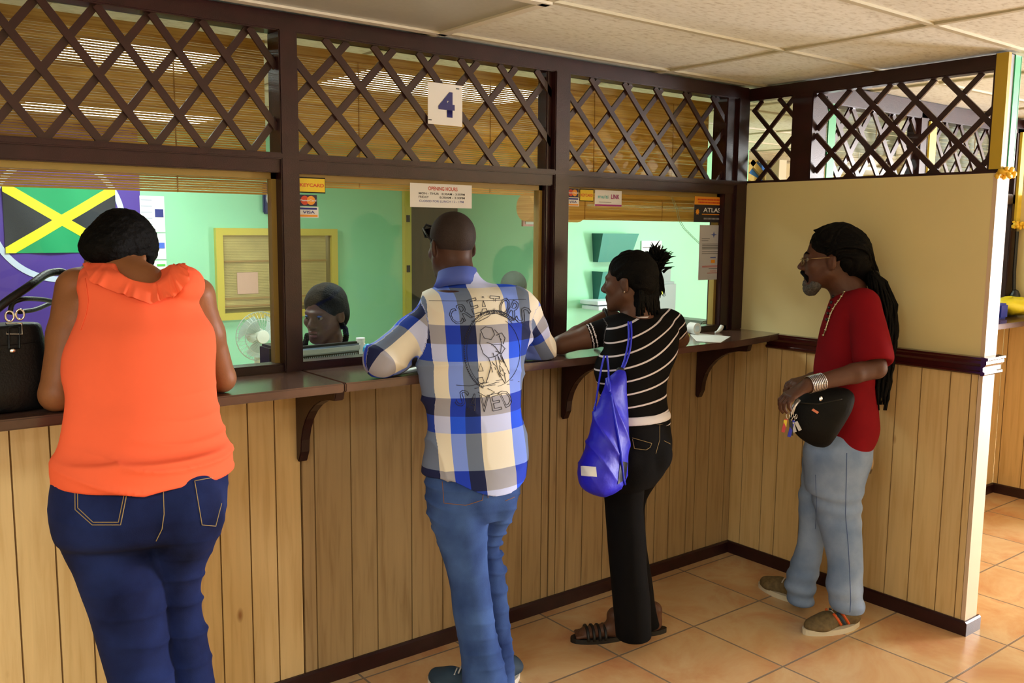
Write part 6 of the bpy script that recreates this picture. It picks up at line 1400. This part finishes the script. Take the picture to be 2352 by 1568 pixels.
p5, V, Q = person(pr, hcut, sk5, (tb[0], tb[1]), 'seated teller with a low braid behind the monitor in window four', h=.0045, clip=False)
p5.location.z = 0
eyes(HP, hf, p5)
b = MB()
for s_ in (-1, 1): b.ball(HP(s_*.031, .079, .0085), (.013, .010, .006), 10)
b.build('eye_shadow', mat('blue_eye_shadow', (40, 70, 150), .4), p5, smooth=True)
b = MB(); b.tube([HP(-.020, .091, -.061), HP(0, .097, -.059), HP(.020, .091, -.061)], .0062, 6); b.tube([HP(-.016, .090, -.076), HP(0, .095, -.077), HP(.016, .090, -.076)], .0064, 6); b.build('lips', mat('mauve_lips', (110, 66, 72), .35), p5, smooth=True)
hh, _, _ = solid('hair', [el(HP(0, -.026, .046), (.090, .106, .092), hf), el(HP(0, -.050, -.015), (.087, .066, .075), hf), el(HP(0, -.065, .0), (.07, .05, .06), hf)], hairm, h=.004, k=.03, parent=p5, wr=lambda V: .0012*nz(V, 90), cuts=[el(HP(s_*.086, .012, -.022), (.022, .026, .036), hf) for s_ in (-1, 1)])
b = MB()
for (uvs) in ([(784, 742), (793, 755), (795, 770), (793, 785), (796, 800)], [(706, 770), (702, 785), (700, 800)]):
    for i in range(len(uvs)-1):
        for k in range(3): t = k/3; b.ball(dep(uvs[i][0]+(uvs[i+1][0]-uvs[i][0])*t, uvs[i][1]+(uvs[i+1][1]-uvs[i][1])*t, 3.98), (.014, .014, .012), 8)
b.build('braid', hairm, hh, smooth=True)
blm = mat('blue_blouse', (60, 90, 170), .7)
solid('blouse', [loft([(a, b2, c, d+.012, e+.012) for a, b2, c, d, e in bst[:4]], exx, cap=.03), rc(SLt, SLt*.4+E1*.6, .056, .05), rc(SRt, SRt*.4+E2*.6, .056, .05)], blm, h=.006, parent=p5)
b = MB(); b.ball(HP(.082, -.008, -.036), (.005, .005, .006)); b.build('earring', chrome, p5)
st_ = MB(); st_.lathe([(0, .40), (.20, .40), (.21, .45), (0, .46)], (tb[0], tb[1], 0), 20); st_.lathe([(0, .46), (.16, .46), (.15, TOPZ-.42), (0, TOPZ-.42)], (tb[0], tb[1], 0), 20); st_.lathe([(0, 0), (.22, 0), (.03, .05), (.03, .40), (0, .40)], (tb[0], tb[1], 0), 16); tag(st_.build('office_stool', mat('dark_grey_vinyl', (50, 52, 56), .5)), 'dark padded stool under the teller in window four', 'stool')
hf = frame(-2.6, .3, 0); hc = dep(1180, 672, 5.6); hp, hcut, HP = head_prims(hc, hf, .98, neck_to=hc+np.array([0, 0, -.16]), neck_r=.05)
tb = hc+np.array([0, 0, -.22]); exx = ax(-2.6)[0]; bst = [(.55, tb[0], tb[1], .17, .11), (.8, tb[0], tb[1], .17, .11), (tb[2]-.03, tb[0], tb[1], .17, .09), (tb[2]+.05, tb[0], tb[1], .06, .05)]
p6, V, Q = person(hp+[loft(bst, exx)]+arm(tb+exx*.17+[0, 0, -.05], tb+exx*.2+[0, 0, -.3], tb+exx*.1+ax(-2.6)[1]*.2+[0, 0, -.3], (.045, .04, .036, .034, .025))+arm(tb-exx*.17+[0, 0, -.05], tb-exx*.2+[0, 0, -.3], tb-exx*.1+ax(-2.6)[1]*.2+[0, 0, -.3], (.045, .04, .036, .034, .025)), hcut, sk4, (tb[0], tb[1]), 'office worker whose cropped grey hair shows over the plaid shoulder', h=.006, clip=False)
solid('hair', [el(HP(0, -.020, .042), (.082, .102, .088), hf)], mat('greying_hair', (76, 84, 74), .8, bump=.6, bscale=160), h=.005, parent=p6)
solid('shirt', [loft([(a, b2, c, d+.012, e+.012) for a, b2, c, d, e in bst[:3]], exx, cap=.03)], blm, h=.008, parent=p6)
b = MB(); b.box(tb[0]-.22, tb[0]+.22, tb[1]-.2, tb[1]+.2, .45, .55)
for sx_ in (-.19, .19):
    for sy_ in (-.17, .17): b.box(tb[0]+sx_-.02, tb[0]+sx_+.02, tb[1]+sy_-.02, tb[1]+sy_+.02, 0, .45)
tag(b.build('office_stool', bpy.data.materials['dark_grey_vinyl']), 'square seat under the office worker at the back', 'seat')
